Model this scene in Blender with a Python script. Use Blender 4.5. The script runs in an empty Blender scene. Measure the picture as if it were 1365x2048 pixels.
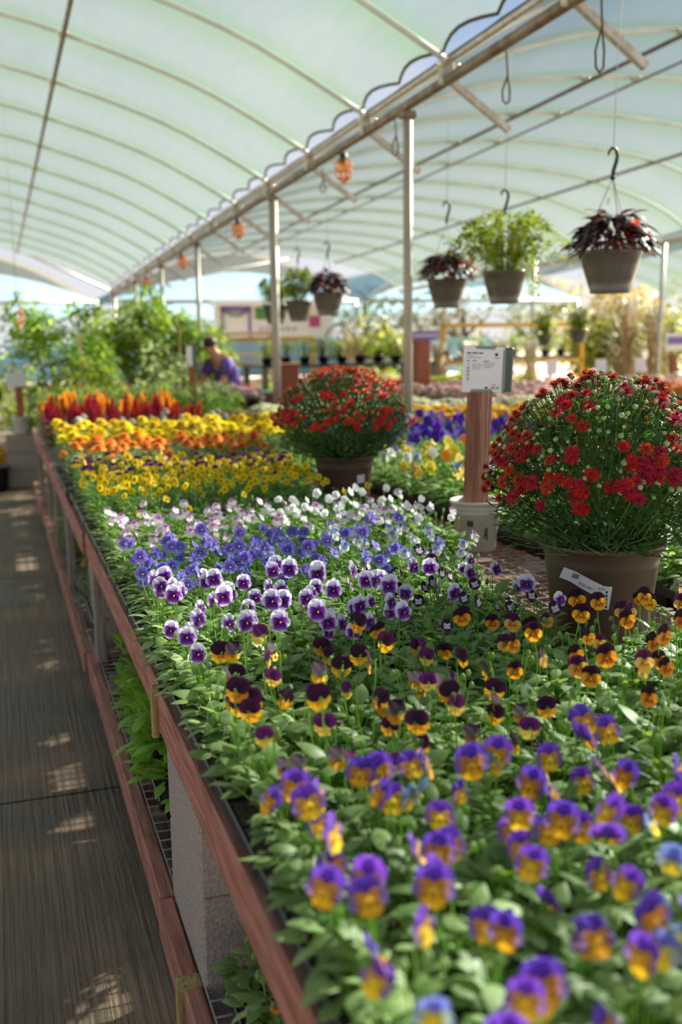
import bpy, math, random
from mathutils import Vector, Matrix, noise
PI = math.pi
sc = bpy.context.scene
COL = sc.collection

# ------------------------------------------------------------------ camera
cam_d = bpy.data.cameras.new('camera'); cam = bpy.data.objects.new('camera', cam_d); COL.objects.link(cam)
yaw, pit, rol = 0.3183, 0.16546, -0.01659
cy, sy, cp, sp = math.cos(yaw), math.sin(yaw), math.cos(pit), math.sin(pit)
F = Vector((sy*cp, cy*cp, -sp)); R0 = Vector((cy, -sy, 0)); U0 = R0.cross(F)
R1 = math.cos(rol)*R0 + math.sin(rol)*U0; U1 = -math.sin(rol)*R0 + math.cos(rol)*U0
m = Matrix((R1, U1, -F)).transposed().to_4x4(); m.translation = Vector((0, 0, 1.5))
cam.matrix_world = m
cam_d.sensor_fit = 'VERTICAL'; cam_d.sensor_height = 36; cam_d.sensor_width = 24
cam_d.lens = 2050/2048*36
cam_d.clip_end = 400
cam_d.dof.use_dof = True; cam_d.dof.focus_distance = 2.35; cam_d.dof.aperture_fstop = 2.6
sc.camera = cam

def seen(p, mx=150, my=150):
    """is this place inside the photographed area (with a margin)?"""
    d = Vector(p) - Vector((0, 0, 1.5)); dd = d.dot(F)
    if dd < .25: return False
    x = 682.5 + 2050*d.dot(R1)/dd; y = 1024 - 2050*d.dot(U1)/dd
    return -mx < x < 1365+mx and -my < y < 2048+my

# ------------------------------------------------------------------ world, sun, exposure
w = bpy.data.worlds.new('world'); sc.world = w; w.use_nodes = True
nt = w.node_tree; nt.nodes.clear()
o_ = nt.nodes.new('ShaderNodeOutputWorld'); bg = nt.nodes.new('ShaderNodeBackground')
tc = nt.nodes.new('ShaderNodeTexCoord'); nz = nt.nodes.new('ShaderNodeTexNoise'); mp = nt.nodes.new('ShaderNodeMapping')
mp.inputs['Scale'].default_value = (1, 1, 2.2); nz.inputs['Scale'].default_value = 2.2; nz.inputs['Detail'].default_value = 4
rp = nt.nodes.new('ShaderNodeValToRGB')
rp.color_ramp.elements[0].position = .42; rp.color_ramp.elements[0].color = (.28, .47, .76, 1)
rp.color_ramp.elements[1].position = .66; rp.color_ramp.elements[1].color = (1.0, 1.0, 1.02, 1)
nt.links.new(tc.outputs['Generated'], mp.inputs[0]); nt.links.new(mp.outputs[0], nz.inputs['Vector'])
sep = nt.nodes.new('ShaderNodeSeparateXYZ'); nt.links.new(tc.outputs['Generated'], sep.inputs[0])
hr = nt.nodes.new('ShaderNodeMapRange'); hr.inputs[1].default_value = 0; hr.inputs[2].default_value = .35
hr.inputs[3].default_value = 1; hr.inputs[4].default_value = 0
nt.links.new(sep.outputs[2], hr.inputs[0])
mx_ = nt.nodes.new('ShaderNodeMix'); mx_.data_type = 'RGBA'; mx_.inputs[7].default_value = (1.0, 1.0, 1.02, 1)
nt.links.new(nz.outputs['Fac'], rp.inputs[0]); nt.links.new(rp.outputs[0], mx_.inputs[6]); nt.links.new(hr.outputs[0], mx_.inputs[0])
nt.links.new(mx_.outputs[2], bg.inputs['Color']); bg.inputs['Strength'].default_value = .84
nt.links.new(bg.outputs[0], o_.inputs[0])

sd = bpy.data.lights.new('sun', 'SUN'); sun = bpy.data.objects.new('sun', sd); COL.objects.link(sun)
sd.energy = 32; sd.angle = math.radians(.9); sd.color = (1.0, .93, .82)
SUN = Vector((1.0, .40, .635)).normalized()
sun.rotation_euler = SUN.to_track_quat('Z', 'Y').to_euler(); sun.location = (12, 4, 12)

sc.view_settings.view_transform = 'Standard'; sc.view_settings.look = 'None'
sc.view_settings.exposure = 0.12; sc.view_settings.gamma = 1; sc.view_settings.use_curve_mapping = False
if hasattr(sc, 'cycles'):
    sc.cycles.transparent_max_bounces = 12; sc.cycles.max_bounces = 8; sc.cycles.transmission_bounces = 6
    sc.cycles.sample_clamp_indirect = 6

# ------------------------------------------------------------------ helpers: colour and materials
def hx(h):
    h = h.lstrip('#'); c = [int(h[i:i+2], 16)/255 for i in (0, 2, 4)]
    return tuple((v/12.92 if v <= .04045 else ((v+.055)/1.055)**2.4) for v in c)
def mixc(a, b, t): t = max(0, min(1, t)); return tuple(a[i]*(1-t)+b[i]*t for i in range(3))

def new_mat(name):
    mt = bpy.data.materials.new(name); mt.use_nodes = True; n = mt.node_tree; n.nodes.clear()
    out = n.nodes.new('ShaderNodeOutputMaterial'); return mt, n, out

def mat(name, c1, c2=None, rough=.6, metal=0, scale=8, stretch=(1, 1, 1), bump=0, spec=.5, detail=3, trans=0, lo=.35, hi=.65):
    """surface of one colour or of two mottled ones"""
    mt, n, out = new_mat(name); b = n.nodes.new('ShaderNodeBsdfPrincipled')
    c1 = hx(c1) if isinstance(c1, str) else c1
    b.inputs['Base Color'].default_value = (*c1, 1)
    b.inputs['Roughness'].default_value = rough; b.inputs['Metallic'].default_value = metal
    b.inputs['Specular IOR Level'].default_value = spec
    if c2 or bump:
        t = n.nodes.new('ShaderNodeTexCoord'); mpn = n.nodes.new('ShaderNodeMapping'); mpn.inputs['Scale'].default_value = stretch
        nn = n.nodes.new('ShaderNodeTexNoise'); nn.inputs['Scale'].default_value = scale; nn.inputs['Detail'].default_value = detail
        n.links.new(t.outputs['Object'], mpn.inputs[0]); n.links.new(mpn.outputs[0], nn.inputs['Vector'])
        if c2:
            c2 = hx(c2) if isinstance(c2, str) else c2
            r = n.nodes.new('ShaderNodeValToRGB'); r.color_ramp.elements[0].color = (*c1, 1); r.color_ramp.elements[1].color = (*c2, 1)
            r.color_ramp.elements[0].position = lo; r.color_ramp.elements[1].position = hi
            n.links.new(nn.outputs['Fac'], r.inputs[0]); n.links.new(r.outputs[0], b.inputs['Base Color'])
        if bump:
            bp = n.nodes.new('ShaderNodeBump'); bp.inputs['Strength'].default_value = bump; bp.inputs['Distance'].default_value = .01
            n.links.new(nn.outputs['Fac'], bp.inputs['Height']); n.links.new(bp.outputs[0], b.inputs['Normal'])
    if trans:
        tr = n.nodes.new('ShaderNodeBsdfTranslucent'); tr.inputs[0].default_value = (*c1, 1)
        ms = n.nodes.new('ShaderNodeMixShader'); ms.inputs[0].default_value = trans
        n.links.new(b.outputs[0], ms.inputs[1]); n.links.new(tr.outputs[0], ms.inputs[2]); n.links.new(ms.outputs[0], out.inputs[0])
    else: n.links.new(b.outputs[0], out.inputs[0])
    return mt

def leaf_mat(name, dark, light, glow, trans=.38, rough=.5, scale=14, spec=.35):
    """thin leaf: mottled, a little glossy, lets light through; each plant its own shade"""
    mt, n, out = new_mat(name); b = n.nodes.new('ShaderNodeBsdfPrincipled'); b.inputs['Roughness'].default_value = rough
    b.inputs['Specular IOR Level'].default_value = spec
    t = n.nodes.new('ShaderNodeTexCoord'); nn = n.nodes.new('ShaderNodeTexNoise'); nn.inputs['Scale'].default_value = scale; nn.inputs['Detail'].default_value = 2
    oi = n.nodes.new('ShaderNodeObjectInfo'); ad = n.nodes.new('ShaderNodeMath'); ad.operation = 'MULTIPLY_ADD'
    ad.inputs[1].default_value = .25; n.links.new(oi.outputs['Random'], ad.inputs[0]); n.links.new(nn.outputs['Fac'], ad.inputs[2])
    n.links.new(t.outputs['Object'], nn.inputs['Vector'])
    r = n.nodes.new('ShaderNodeValToRGB'); r.color_ramp.elements[0].position = .38; r.color_ramp.elements[1].position = .85
    r.color_ramp.elements[0].color = (*hx(dark), 1); r.color_ramp.elements[1].color = (*hx(light), 1)
    n.links.new(ad.outputs[0], r.inputs[0]); n.links.new(r.outputs[0], b.inputs['Base Color'])
    tr = n.nodes.new('ShaderNodeBsdfTranslucent'); tr.inputs[0].default_value = (*hx(glow), 1)
    ms = n.nodes.new('ShaderNodeMixShader'); ms.inputs[0].default_value = trans
    n.links.new(b.outputs[0], ms.inputs[1]); n.links.new(tr.outputs[0], ms.inputs[2]); n.links.new(ms.outputs[0], out.inputs[0])
    return mt

def petal_mat():
    """petals carry their own markings as a colour attribute"""
    mt, n, out = new_mat('petal'); a = n.nodes.new('ShaderNodeAttribute'); a.attribute_name = 'Col'
    oi = n.nodes.new('ShaderNodeObjectInfo'); hs = n.nodes.new('ShaderNodeHueSaturation')
    mr = n.nodes.new('ShaderNodeMapRange'); mr.inputs[3].default_value = .485; mr.inputs[4].default_value = .515
    mv = n.nodes.new('ShaderNodeMapRange'); mv.inputs[3].default_value = .82; mv.inputs[4].default_value = 1.12
    n.links.new(oi.outputs['Random'], mr.inputs[0]); n.links.new(oi.outputs['Random'], mv.inputs[0])
    n.links.new(mr.outputs[0], hs.inputs['Hue']); n.links.new(mv.outputs[0], hs.inputs['Value']); n.links.new(a.outputs['Color'], hs.inputs['Color'])
    b = n.nodes.new('ShaderNodeBsdfPrincipled'); b.inputs['Roughness'].default_value = .65; b.inputs['Specular IOR Level'].default_value = .2
    b.inputs['Sheen Weight'].default_value = .12
    tr = n.nodes.new('ShaderNodeBsdfTranslucent'); ms = n.nodes.new('ShaderNodeMixShader'); ms.inputs[0].default_value = .35
    n.links.new(hs.outputs[0], b.inputs['Base Color']); n.links.new(hs.outputs[0], tr.inputs[0])
    n.links.new(b.outputs[0], ms.inputs[1]); n.links.new(tr.outputs[0], ms.inputs[2]); n.links.new(ms.outputs[0], out.inputs[0])
    return mt

M = {}
M['petal'] = petal_mat()
M['leaf'] = leaf_mat('viola_leaf', '#3c5a2a', '#8ca468', '#98b83c')
M['leaf_b'] = leaf_mat('viola_leaf_pale', '#56763a', '#a6b880', '#acc848')
M['stem'] = leaf_mat('green_stem', '#6d9a3c', '#8fb356', '#a8cf3c', scale=30)
M['mum_leaf'] = leaf_mat('mum_leaf', '#20401f', '#456a36', '#5c8a2a', trans=.25)
M['mum_stem'] = leaf_mat('mum_stem', '#4e7038', '#6d8c4c', '#7ca33a', trans=.15)
M['bud'] = leaf_mat('mum_bud', '#5d7a45', '#9bb079', '#a6bb62', trans=.15, scale=60)
M['shrub'] = leaf_mat('shrub_leaf', '#56782c', '#a8bc48', '#c8dc40', trans=.42, scale=3)
M['shrub_d'] = leaf_mat('dark_shrub_leaf', '#3a5a26', '#7c9a3c', '#a4c038', trans=.38, scale=3)
M['varieg'] = leaf_mat('variegated_leaf', '#7c9a52', '#e6eab8', '#e2ec9a', trans=.35, scale=9)
M['lime'] = leaf_mat('lime_leaf', '#566e20', '#a0a63e', '#b0bc34', trans=.34, scale=12)
M['choc'] = leaf_mat('chocolate_leaf', '#1d1113', '#4a2d2c', '#7a2a18', trans=.18, scale=14, spec=.6, rough=.4)
M['tree'] = leaf_mat('tree_leaf', '#5c6c24', '#9c9c3c', '#b8b84a', trans=.3, scale=.7)
M['tree_b'] = leaf_mat('yellowing_tree_leaf', '#8a7c38', '#c4ac60', '#c8b04e', trans=.25, scale=.7)
M['straw'] = leaf_mat('straw', '#a08660', '#d4bc98', '#ccb088', trans=.2, scale=5)
M['grey_leaf'] = leaf_mat('grey_green_leaf', '#5f7c58', '#92a880', '#9cb870', trans=.3)
M['steel'] = mat('galvanised_steel', '#a39f98', '#c3bfb8', rough=.45, metal=.4, scale=20, bump=.02)
M['steel_d'] = mat('weathered_steel', '#5c4f44', '#84776b', rough=.5, metal=.4, scale=9)
M['hoop'] = mat('hoop_steel', '#bcc2c6', '#d2d8dc', rough=.5, metal=0, scale=3)
M['poststeel'] = mat('post_steel', '#8a8076', '#a89e92', rough=.45, metal=.3, scale=5, stretch=(1, 1, .4))
M['clamp'] = mat('bright_clamp', '#e6d8cc', rough=.15, metal=.9)
M['black'] = mat('black_plastic', '#15181b', '#23272b', rough=.32, scale=12, bump=.05)
M['blackwire'] = mat('black_wire', '#1a1a1a', rough=.5)
M['soil'] = mat('potting_soil', '#1d140e', '#3a291d', rough=.95, scale=90, bump=.6)
M['redwood'] = mat('stained_board', '#7e483a', '#a87262', rough=.75, scale=5, stretch=(14, 1.2, 14), bump=.35, detail=6)
M['stakewood'] = mat('stained_post', '#5e3024', '#8c5440', rough=.65, scale=6, stretch=(14, 14, 1.1), bump=.3, detail=6)
M['greywood'] = mat('weathered_wood', '#6b6158', '#94897c', rough=.85, scale=6, stretch=(12, 12, 1), bump=.4, detail=6)
M['shim'] = mat('split_board_end', '#7a6236', '#a98f5e', rough=.9, scale=9, stretch=(12, 12, 1), bump=.5)
M['block'] = mat('concrete_block', '#8a7c74', '#a49890', rough=.95, scale=150, bump=.5, detail=4)
M['wire'] = mat('mesh_wire', '#8a8682', '#aaa6a2', rough=.5, metal=.2, scale=30)
M['potbrown'] = mat('brown_pot', '#4e392f', '#574136', rough=.5, scale=6, bump=.03)
M['potwhite'] = mat('off_white_pot', '#b5aca4', '#c4bbb2', rough=.55, scale=14)
M['potgrey'] = mat('grey_pot', '#47433f', '#54504c', rough=.28, scale=60, stretch=(1, 1, 4), bump=.03)
M['paper'] = mat('white_paper', '#e4e0e8', rough=.6, trans=.1)
M['ink'] = mat('ink', '#24242c', rough=.7)
M['ink_l'] = mat('grey_ink', '#8d8a98', rough=.7)
M['holder'] = mat('green_grey_holder', '#71807a', '#7f8d86', rough=.45, scale=5)
M['holder_d'] = mat('dark_holder_side', '#3d4c4e', rough=.35)
M['orangeplastic'] = mat('orange_plastic', '#e08414', rough=.4, trans=.3)
M['purple'] = mat('purple_paint', '#7458a8', '#8166b4', rough=.6, scale=4)
M['purpleshirt'] = mat('purple_shirt', '#5a3d96', '#7556b4', rough=.85, scale=5, bump=.2)
M['skin'] = mat('skin', '#c98f6c', '#d29a78', rough=.5, scale=5)
M['hair'] = mat('dark_hair', '#3a251a', rough=.6)
M['dark'] = mat('dark_cloth', '#1c1c22', rough=.9)
M['white'] = mat('white_paint', '#e6e4e2', rough=.6)
M['green'] = mat('green_table_edge', '#1f7a5a', rough=.5)
M['yellow'] = mat('yellow_paint', '#d8a632', rough=.6)
M['pallet'] = mat('pale_timber', '#c2a078', '#d8bb92', rough=.8, scale=4, stretch=(1, 8, 8))
M['magenta'] = mat('magenta_print', '#b8417c', rough=.7)
M['printgreen'] = mat('green_print', '#4e8a4a', rough=.7)
M['rope'] = mat('dark_cord', '#4c443c', rough=.9)
M['string'] = mat('thin_string', '#a8a49c', rough=.7)
M['red'] = mat('red_board', '#98503c', '#a65f49', rough=.7, scale=6, stretch=(8, 8, 1))
M['bark'] = mat('bark', '#5a4634', '#7a6450', rough=.9, scale=6, bump=.5)
M['gravel'] = mat('pale_gravel', '#b5a48c', '#cdbfa8', rough=.95, scale=6)

def film_mat(name, tint, clear, thr, dens):
    """greenhouse film: woven, partly clear, partly diffusing"""
    mt, n, out = new_mat(name)
    t = n.nodes.new('ShaderNodeTexCoord'); mpn = n.nodes.new('ShaderNodeMapping'); mpn.inputs['Scale'].default_value = (9, .8, .8)
    nn = n.nodes.new('ShaderNodeTexNoise'); nn.inputs['Scale'].default_value = 3; nn.inputs['Detail'].default_value = 3
    n.links.new(t.outputs['Object'], mpn.inputs[0]); n.links.new(mpn.outputs[0], nn.inputs['Vector'])
    cr = n.nodes.new('ShaderNodeValToRGB'); cr.color_ramp.elements[0].position = .3; cr.color_ramp.elements[1].position = .7
    t1 = hx(tint); cr.color_ramp.elements[0].color = (*[v*.9 for v in t1], 1); cr.color_ramp.elements[1].color = (*t1, 1)
    n.links.new(nn.outputs['Fac'], cr.inputs[0])
    if thr:   # tint turns greener and denser along each hoop, fading out towards mid-bay
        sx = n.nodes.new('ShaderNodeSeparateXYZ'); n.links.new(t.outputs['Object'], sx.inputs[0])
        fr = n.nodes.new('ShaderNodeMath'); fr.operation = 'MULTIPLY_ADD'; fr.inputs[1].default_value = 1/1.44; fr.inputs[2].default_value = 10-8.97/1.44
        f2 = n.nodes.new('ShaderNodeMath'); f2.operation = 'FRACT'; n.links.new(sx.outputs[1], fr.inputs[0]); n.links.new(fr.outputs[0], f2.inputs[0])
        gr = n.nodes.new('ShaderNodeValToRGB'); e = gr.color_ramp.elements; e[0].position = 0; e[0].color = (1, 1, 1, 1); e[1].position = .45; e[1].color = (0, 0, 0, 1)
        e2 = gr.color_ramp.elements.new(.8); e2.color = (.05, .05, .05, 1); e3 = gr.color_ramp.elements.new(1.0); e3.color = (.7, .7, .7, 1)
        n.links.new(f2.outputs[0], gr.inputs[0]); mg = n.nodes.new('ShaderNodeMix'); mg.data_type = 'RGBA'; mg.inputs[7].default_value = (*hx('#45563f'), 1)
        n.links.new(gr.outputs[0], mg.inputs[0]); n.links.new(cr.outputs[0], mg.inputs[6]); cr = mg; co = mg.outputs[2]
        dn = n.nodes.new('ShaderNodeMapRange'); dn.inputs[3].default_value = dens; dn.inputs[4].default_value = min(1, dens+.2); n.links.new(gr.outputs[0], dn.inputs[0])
    else: co = cr.outputs[0]
    tp = n.nodes.new('ShaderNodeBsdfTransparent'); tp.inputs[0].default_value = (*hx(clear), 1)
    tl = n.nodes.new('ShaderNodeBsdfTranslucent'); df = n.nodes.new('ShaderNodeBsdfDiffuse')
    n.links.new(co, tl.inputs[0]); n.links.new(co, df.inputs[0])
    m1 = n.nodes.new('ShaderNodeMixShader'); m1.inputs[0].default_value = .2
    n.links.new(tl.outputs[0], m1.inputs[1]); n.links.new(df.outputs[0], m1.inputs[2])
    m2 = n.nodes.new('ShaderNodeMixShader'); m2.inputs[0].default_value = dens
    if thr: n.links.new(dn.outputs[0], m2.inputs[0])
    n.links.new(tp.outputs[0], m2.inputs[1]); n.links.new(m1.outputs[0], m2.inputs[2]); n.links.new(m2.outputs[0], out.inputs[0])
    return mt
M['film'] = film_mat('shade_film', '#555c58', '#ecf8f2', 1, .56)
M['filmblue'] = film_mat('blue_film', '#6c8492', '#d4e6f0', 0, .74)
M['filmtan'] = film_mat('tan_film', '#8a8277', '#e0d4c4', 0, .85)

# ------------------------------------------------------------------ helpers: meshes
class MB:
    def __init__(s): s.v = []; s.f = []; s.m = []; s.c = []; s.sm = []
    def add(s, vs, fs, mi=0, cols=None, smooth=True):
        b = len(s.v); s.v += [tuple(v) for v in vs]
        s.c += (cols if cols else [(1, 1, 1)]*len(vs))
        for f in fs: s.f.append(tuple(b+i for i in f)); s.m.append(mi); s.sm.append(smooth)
    def box(s, c, d, mi=0, rz=0, bevel=0, rx=0):
        hx_, hy, hz = d[0]/2, d[1]/2, d[2]/2; rot = Matrix.Rotation(rz, 3, 'Z') @ Matrix.Rotation(rx, 3, 'X')
        if bevel:
            b = min(bevel, hx_*.9, hy*.9, hz*.9); vs = []
            for z, k in ((-hz, b), (-hz+b, 0), (hz-b, 0), (hz, b)):
                a, e = hx_-k, hy-k
                q = b if k == 0 else b*.4
                vs += [(-a+q, -e, z), (a-q, -e, z), (a, -e+q, z), (a, e-q, z), (a-q, e, z), (-a+q, e, z), (-a, e-q, z), (-a, -e+q, z)]
            fs = [tuple(range(7, -1, -1)), tuple(range(24, 32))]
            for k in range(3):
                for i in range(8): j = (i+1) % 8; fs.append((k*8+i, k*8+j, k*8+8+j, k*8+8+i))
        else:
            vs = [(x, y, z) for z in (-hz, hz) for x, y in ((-hx_, -hy), (hx_, -hy), (hx_, hy), (-hx_, hy))]
            fs = [(3, 2, 1, 0), (4, 5, 6, 7), (0, 1, 5, 4), (1, 2, 6, 5), (2, 3, 7, 6), (3, 0, 4, 7)]
        s.add([rot @ Vector(v) + Vector(c) for v in vs], fs, mi, smooth=False)
    def tube(s, pts, rad, mi=0, n=8, cap=True, smooth=True):
        pts = [Vector(p) for p in pts]; vs = []; up = None
        for i, p in enumerate(pts):
            t = (pts[min(i+1, len(pts)-1)] - pts[max(i-1, 0)]).normalized()
            if up is None:
                up = Vector((0, 0, 1)) if abs(t.z) < .9 else Vector((0, 1, 0))
            a = t.cross(up).normalized(); b = a.cross(t).normalized(); up = b
            r = rad[i] if isinstance(rad, (list, tuple)) else rad
            for k in range(n):
                an = 2*PI*k/n + (PI/4 if n == 4 else 0); vs.append(p + a*r*math.cos(an) + b*r*math.sin(an))
        fs = [(i*n+k, i*n+(k+1) % n, (i+1)*n+(k+1) % n, (i+1)*n+k) for i in range(len(pts)-1) for k in range(n)]
        if cap: fs += [tuple(range(n-1, -1, -1)), tuple(range((len(pts)-1)*n, len(pts)*n))]
        s.add(vs, fs, mi, smooth=smooth and n > 4)
    def lathe(s, prof, c=(0, 0, 0), n=32, mi=0, rot=None):
        vs = []
        for r, z in prof:
            for k in range(n):
                a = 2*PI*k/n; v = Vector((r*math.cos(a), r*math.sin(a), z))
                if rot: v = rot @ v
                vs.append(v + Vector(c))
        fs = [(i*n+k, i*n+(k+1) % n, (i+1)*n+(k+1) % n, (i+1)*n+k) for i in range(len(prof)-1) for k in range(n)]
        s.add(vs, fs, mi)
    def ball(s, c, r, mi=0, n=8, m_=5, sq=(1, 1, 1), col=None):
        vs = []; fs = []
        for i in range(m_+1):
            th = PI*i/m_
            for k in range(n):
                a = 2*PI*k/n; vs.append((c[0]+r*sq[0]*math.sin(th)*math.cos(a), c[1]+r*sq[1]*math.sin(th)*math.sin(a), c[2]-r*sq[2]*math.cos(th)))
        for i in range(m_):
            for k in range(n): fs.append((i*n+k, i*n+(k+1) % n, (i+1)*n+(k+1) % n, (i+1)*n+k))
        s.add(vs, fs, mi, [col]*len(vs) if col else None)
    def leaf(s, base, az, L, W, pitch, curl=.6, fold=.25, mi=0, nseg=4, shape='ovate', twist=0):
        """a leaf blade grown from base, heading az, rising at pitch, bending down by curl"""
        pr = {'ovate': lambda u: math.sin(PI*min(1, u**.8))**.75*(1-.15*u), 'lance': lambda u: math.sin(PI*u**.75)**.8*(1-.3*u),
              'strap': lambda u: (1-u**3)*.9+.1*(1-u), 'lobed': lambda u: math.sin(PI*u**.9)*(.72+.34*math.cos(u*15)),
              'round': lambda u: math.sqrt(max(0, 1-(2*u-1)**2))}[shape]
        p = Vector(base); pt = pitch; ca, sa = math.cos(az), math.sin(az); side = Vector((-sa, ca, 0))
        vs = []; step = L/nseg
        for i in range(nseg+1):
            u = i/nseg; wd = W/2*max(.03, pr(min(max(u, .04), .985)))
            d = Vector((ca*math.cos(pt), sa*math.cos(pt), math.sin(pt))); up = d.cross(side)*-1
            sd = (side*math.cos(twist) + up*math.sin(twist))
            vs += [p + sd*wd + up*wd*fold, p.copy(), p - sd*wd + up*wd*fold]
            p = p + d*step; pt -= curl/nseg
        fs = []
        for i in range(nseg):
            a = i*3; fs += [(a, a+1, a+4, a+3), (a+1, a+2, a+5, a+4)]
        s.add(vs, fs, mi)
    def mesh(s, name, mats):
        me = bpy.data.meshes.new(name); me.from_pydata(s.v, [], s.f)
        for mt in mats: me.materials.append(M[mt] if isinstance(mt, str) else mt)
        me.polygons.foreach_set('material_index', s.m); me.polygons.foreach_set('use_smooth', s.sm)
        if any(c != (1, 1, 1) for c in s.c[:600]):
            ca = me.color_attributes.new('Col', 'FLOAT_COLOR', 'POINT')
            fl = []
            for c in s.c: fl += [c[0], c[1], c[2], 1.0]
            ca.data.foreach_set('color', fl)
        me.update(); return me

def ob(name, me, parent=None, loc=(0, 0, 0), rz=0, scale=1):
    o = bpy.data.objects.new(name, me); COL.objects.link(o); o.location = loc
    if isinstance(rz, (tuple, list)): o.rotation_euler = rz
    else: o.rotation_euler = (0, 0, rz)
    o.scale = (scale,)*3 if not isinstance(scale, (tuple, list)) else scale
    if parent: o.parent = parent
    return o
def tag(o, label, cat, group=None, kind=None):
    o['label'] = label; o['category'] = cat
    if group: o['group'] = group
    if kind: o['kind'] = kind
    return o
def thing(name, label, cat, loc=(0, 0, 0), rz=0, group=None):
    o = ob(name, None, None, loc, rz); return tag(o, label, cat, group)
def struct(name, me): o = ob(name, me); o['kind'] = 'structure'; return o
def one(name, label, cat, mb, mats, loc=(0, 0, 0), rz=0, group=None):
    return tag(ob(name, mb.mesh(name, mats), None, loc, rz), label, cat, group)

# ================================================================== THE SETTING
rnd = random.Random(7)
# floor: cast slabs with broomed grooves running along the aisle
def floor_mat():
    mt, n, out = new_mat('broomed_concrete'); b = n.nodes.new('ShaderNodeBsdfPrincipled')
    t = n.nodes.new('ShaderNodeTexCoord')
    def nz_(sx, sy, scale, det):
        mpn = n.nodes.new('ShaderNodeMapping'); mpn.inputs['Scale'].default_value = (sx, sy, 1)
        q = n.nodes.new('ShaderNodeTexNoise'); q.inputs['Scale'].default_value = scale; q.inputs['Detail'].default_value = det
        n.links.new(t.outputs['Object'], mpn.inputs[0]); n.links.new(mpn.outputs[0], q.inputs['Vector']); return q
    gr = nz_(60, 1.2, 1.6, 3); st = nz_(1, 1, 1.3, 4); fine = nz_(1, 1, 60, 3)
    r1 = n.nodes.new('ShaderNodeValToRGB'); e = r1.color_ramp.elements; e[0].position = .38; e[1].position = .62
    e[0].color = (*hx('#463527'), 1); e[1].color = (*hx('#8c7562'), 1)
    n.links.new(st.outputs['Fac'], r1.inputs[0])
    r2 = n.nodes.new('ShaderNodeValToRGB'); e = r2.color_ramp.elements; e[0].position = .3; e[1].position = .7
    e[0].color = (.5, .48, .46, 1); e[1].color = (1.1, 1.08, 1.05, 1); n.links.new(gr.outputs['Fac'], r2.inputs[0])
    mm = n.nodes.new('ShaderNodeMix'); mm.data_type = 'RGBA'; mm.blend_type = 'MULTIPLY'; mm.inputs[0].default_value = .9
    n.links.new(r1.outputs[0], mm.inputs[6]); n.links.new(r2.outputs[0], mm.inputs[7]); n.links.new(mm.outputs[2], b.inputs['Base Color'])
    rr = n.nodes.new('ShaderNodeMapRange'); rr.inputs[1].default_value = .4; rr.inputs[2].default_value = .6; rr.inputs[3].default_value = .45; rr.inputs[4].default_value = .9
    n.links.new(st.outputs['Fac'], rr.inputs[0]); n.links.new(rr.outputs[0], b.inputs['Roughness'])
    ad = n.nodes.new('ShaderNodeMath'); ad.operation = 'MULTIPLY_ADD'; ad.inputs[1].default_value = .5
    n.links.new(fine.outputs['Fac'], ad.inputs[0]); n.links.new(gr.outputs['Fac'], ad.inputs[2])
    bp = n.nodes.new('ShaderNodeBump'); bp.inputs['Strength'].default_value = .55; bp.inputs['Distance'].default_value = .012
    n.links.new(ad.outputs[0], bp.inputs['Height']); n.links.new(bp.outputs[0], b.inputs['Normal']); n.links.new(b.outputs[0], out.inputs[0])
    return mt
mb = MB(); ys = [-3, 3.40, 6.90, 10.3, 13.7, 17.1, 20.5, 27]
for a, b in zip(ys, ys[1:]):
    for x0, x1 in ((-5, 2.7), (2.7, 10.4)):
        mb.box(((x0+x1)/2, (a+b)/2, -.06), (x1-x0-.014, b-a-.014, .12), 0)
struct('floor', mb.mesh('floor', [floor_mat()]))
mb = MB(); mb.box((15, 45, -.14), (190, 160, .1), 0); g = struct('ground', mb.mesh('ground', ['gravel']))

# roof: two houses side by side, their profile, hoops, purlins, gutter
HP1 = [(0, 2.76), (.6, 2.70), (1.21, 2.58), (1.67, 2.47), (2.77, 2.11), (3.72, 1.62)]
HP2 = [(0, 2.46), (.9, 2.42), (1.78, 2.32), (2.29, 2.19), (3.05, 1.94), (3.63, 1.60)]
def interp(P, d):
    d = abs(d)
    for i in range(len(P)-1):
        if d <= P[i+1][0] or i == len(P)-2:
            x0, z0 = P[i]; x1, z1 = P[i+1]
            xm, zm = P[max(i-1, 0)] if i else (-P[1][0], P[1][1]); xp, zp = P[min(i+2, len(P)-1)]
            t = (d-x0)/(x1-x0)
            m0 = (z1-zm)/(x1-xm)*(x1-x0); m1 = (zp-z0)/(xp-x0)*(x1-x0) if xp != x1 else (z1-z0)
            return (2*t**3-3*t*t+1)*z0+(t**3-2*t*t+t)*m0+(-2*t**3+3*t*t)*z1+(t**3-t*t)*m1
    return P[-1][1]
HOUSES = [(-1.0, HP1, 3.70), (6.35, HP2, 3.63)]
def roof_pt(h, d, Y, dz=0):
    x0, P, half = HOUSES[h]
    return Vector((x0 + d - .005*(Y-8.97), Y, interp(P, d) + 1.5 - .022*(Y-8.97) + dz))
HY = [8.97 + 1.44*k for k in range(-7, 12)]
YEND = HY[-1]
def make_film(h, nm, mt, d0, d1):
    mb = MB(); nx, ny = 40, 8
    for y0, y1 in zip(HY, HY[1:]):
        vs = []; fs = []
        for j in range(ny+1):
            v = j/ny; Y = y0 + (y1-y0)*v; sag = -.035*math.sin(PI*v)
            lift = .065*abs(math.sin(2*PI*v))
            for i in range(nx+1):
                a = d0 + lift*(1 if True else 0); b = d1 - lift
                d = a + (b-a)*i/nx
                vs.append(roof_pt(h, d, Y, sag*math.sin(PI*i/nx) + .035))
        for j in range(ny):
            for i in range(nx): q = j*(nx+1)+i; fs.append((q, q+1, q+nx+2, q+nx+1))
        mb.add(vs, fs)
    return struct(nm, mb.mesh(nm, [mt]))
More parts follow.
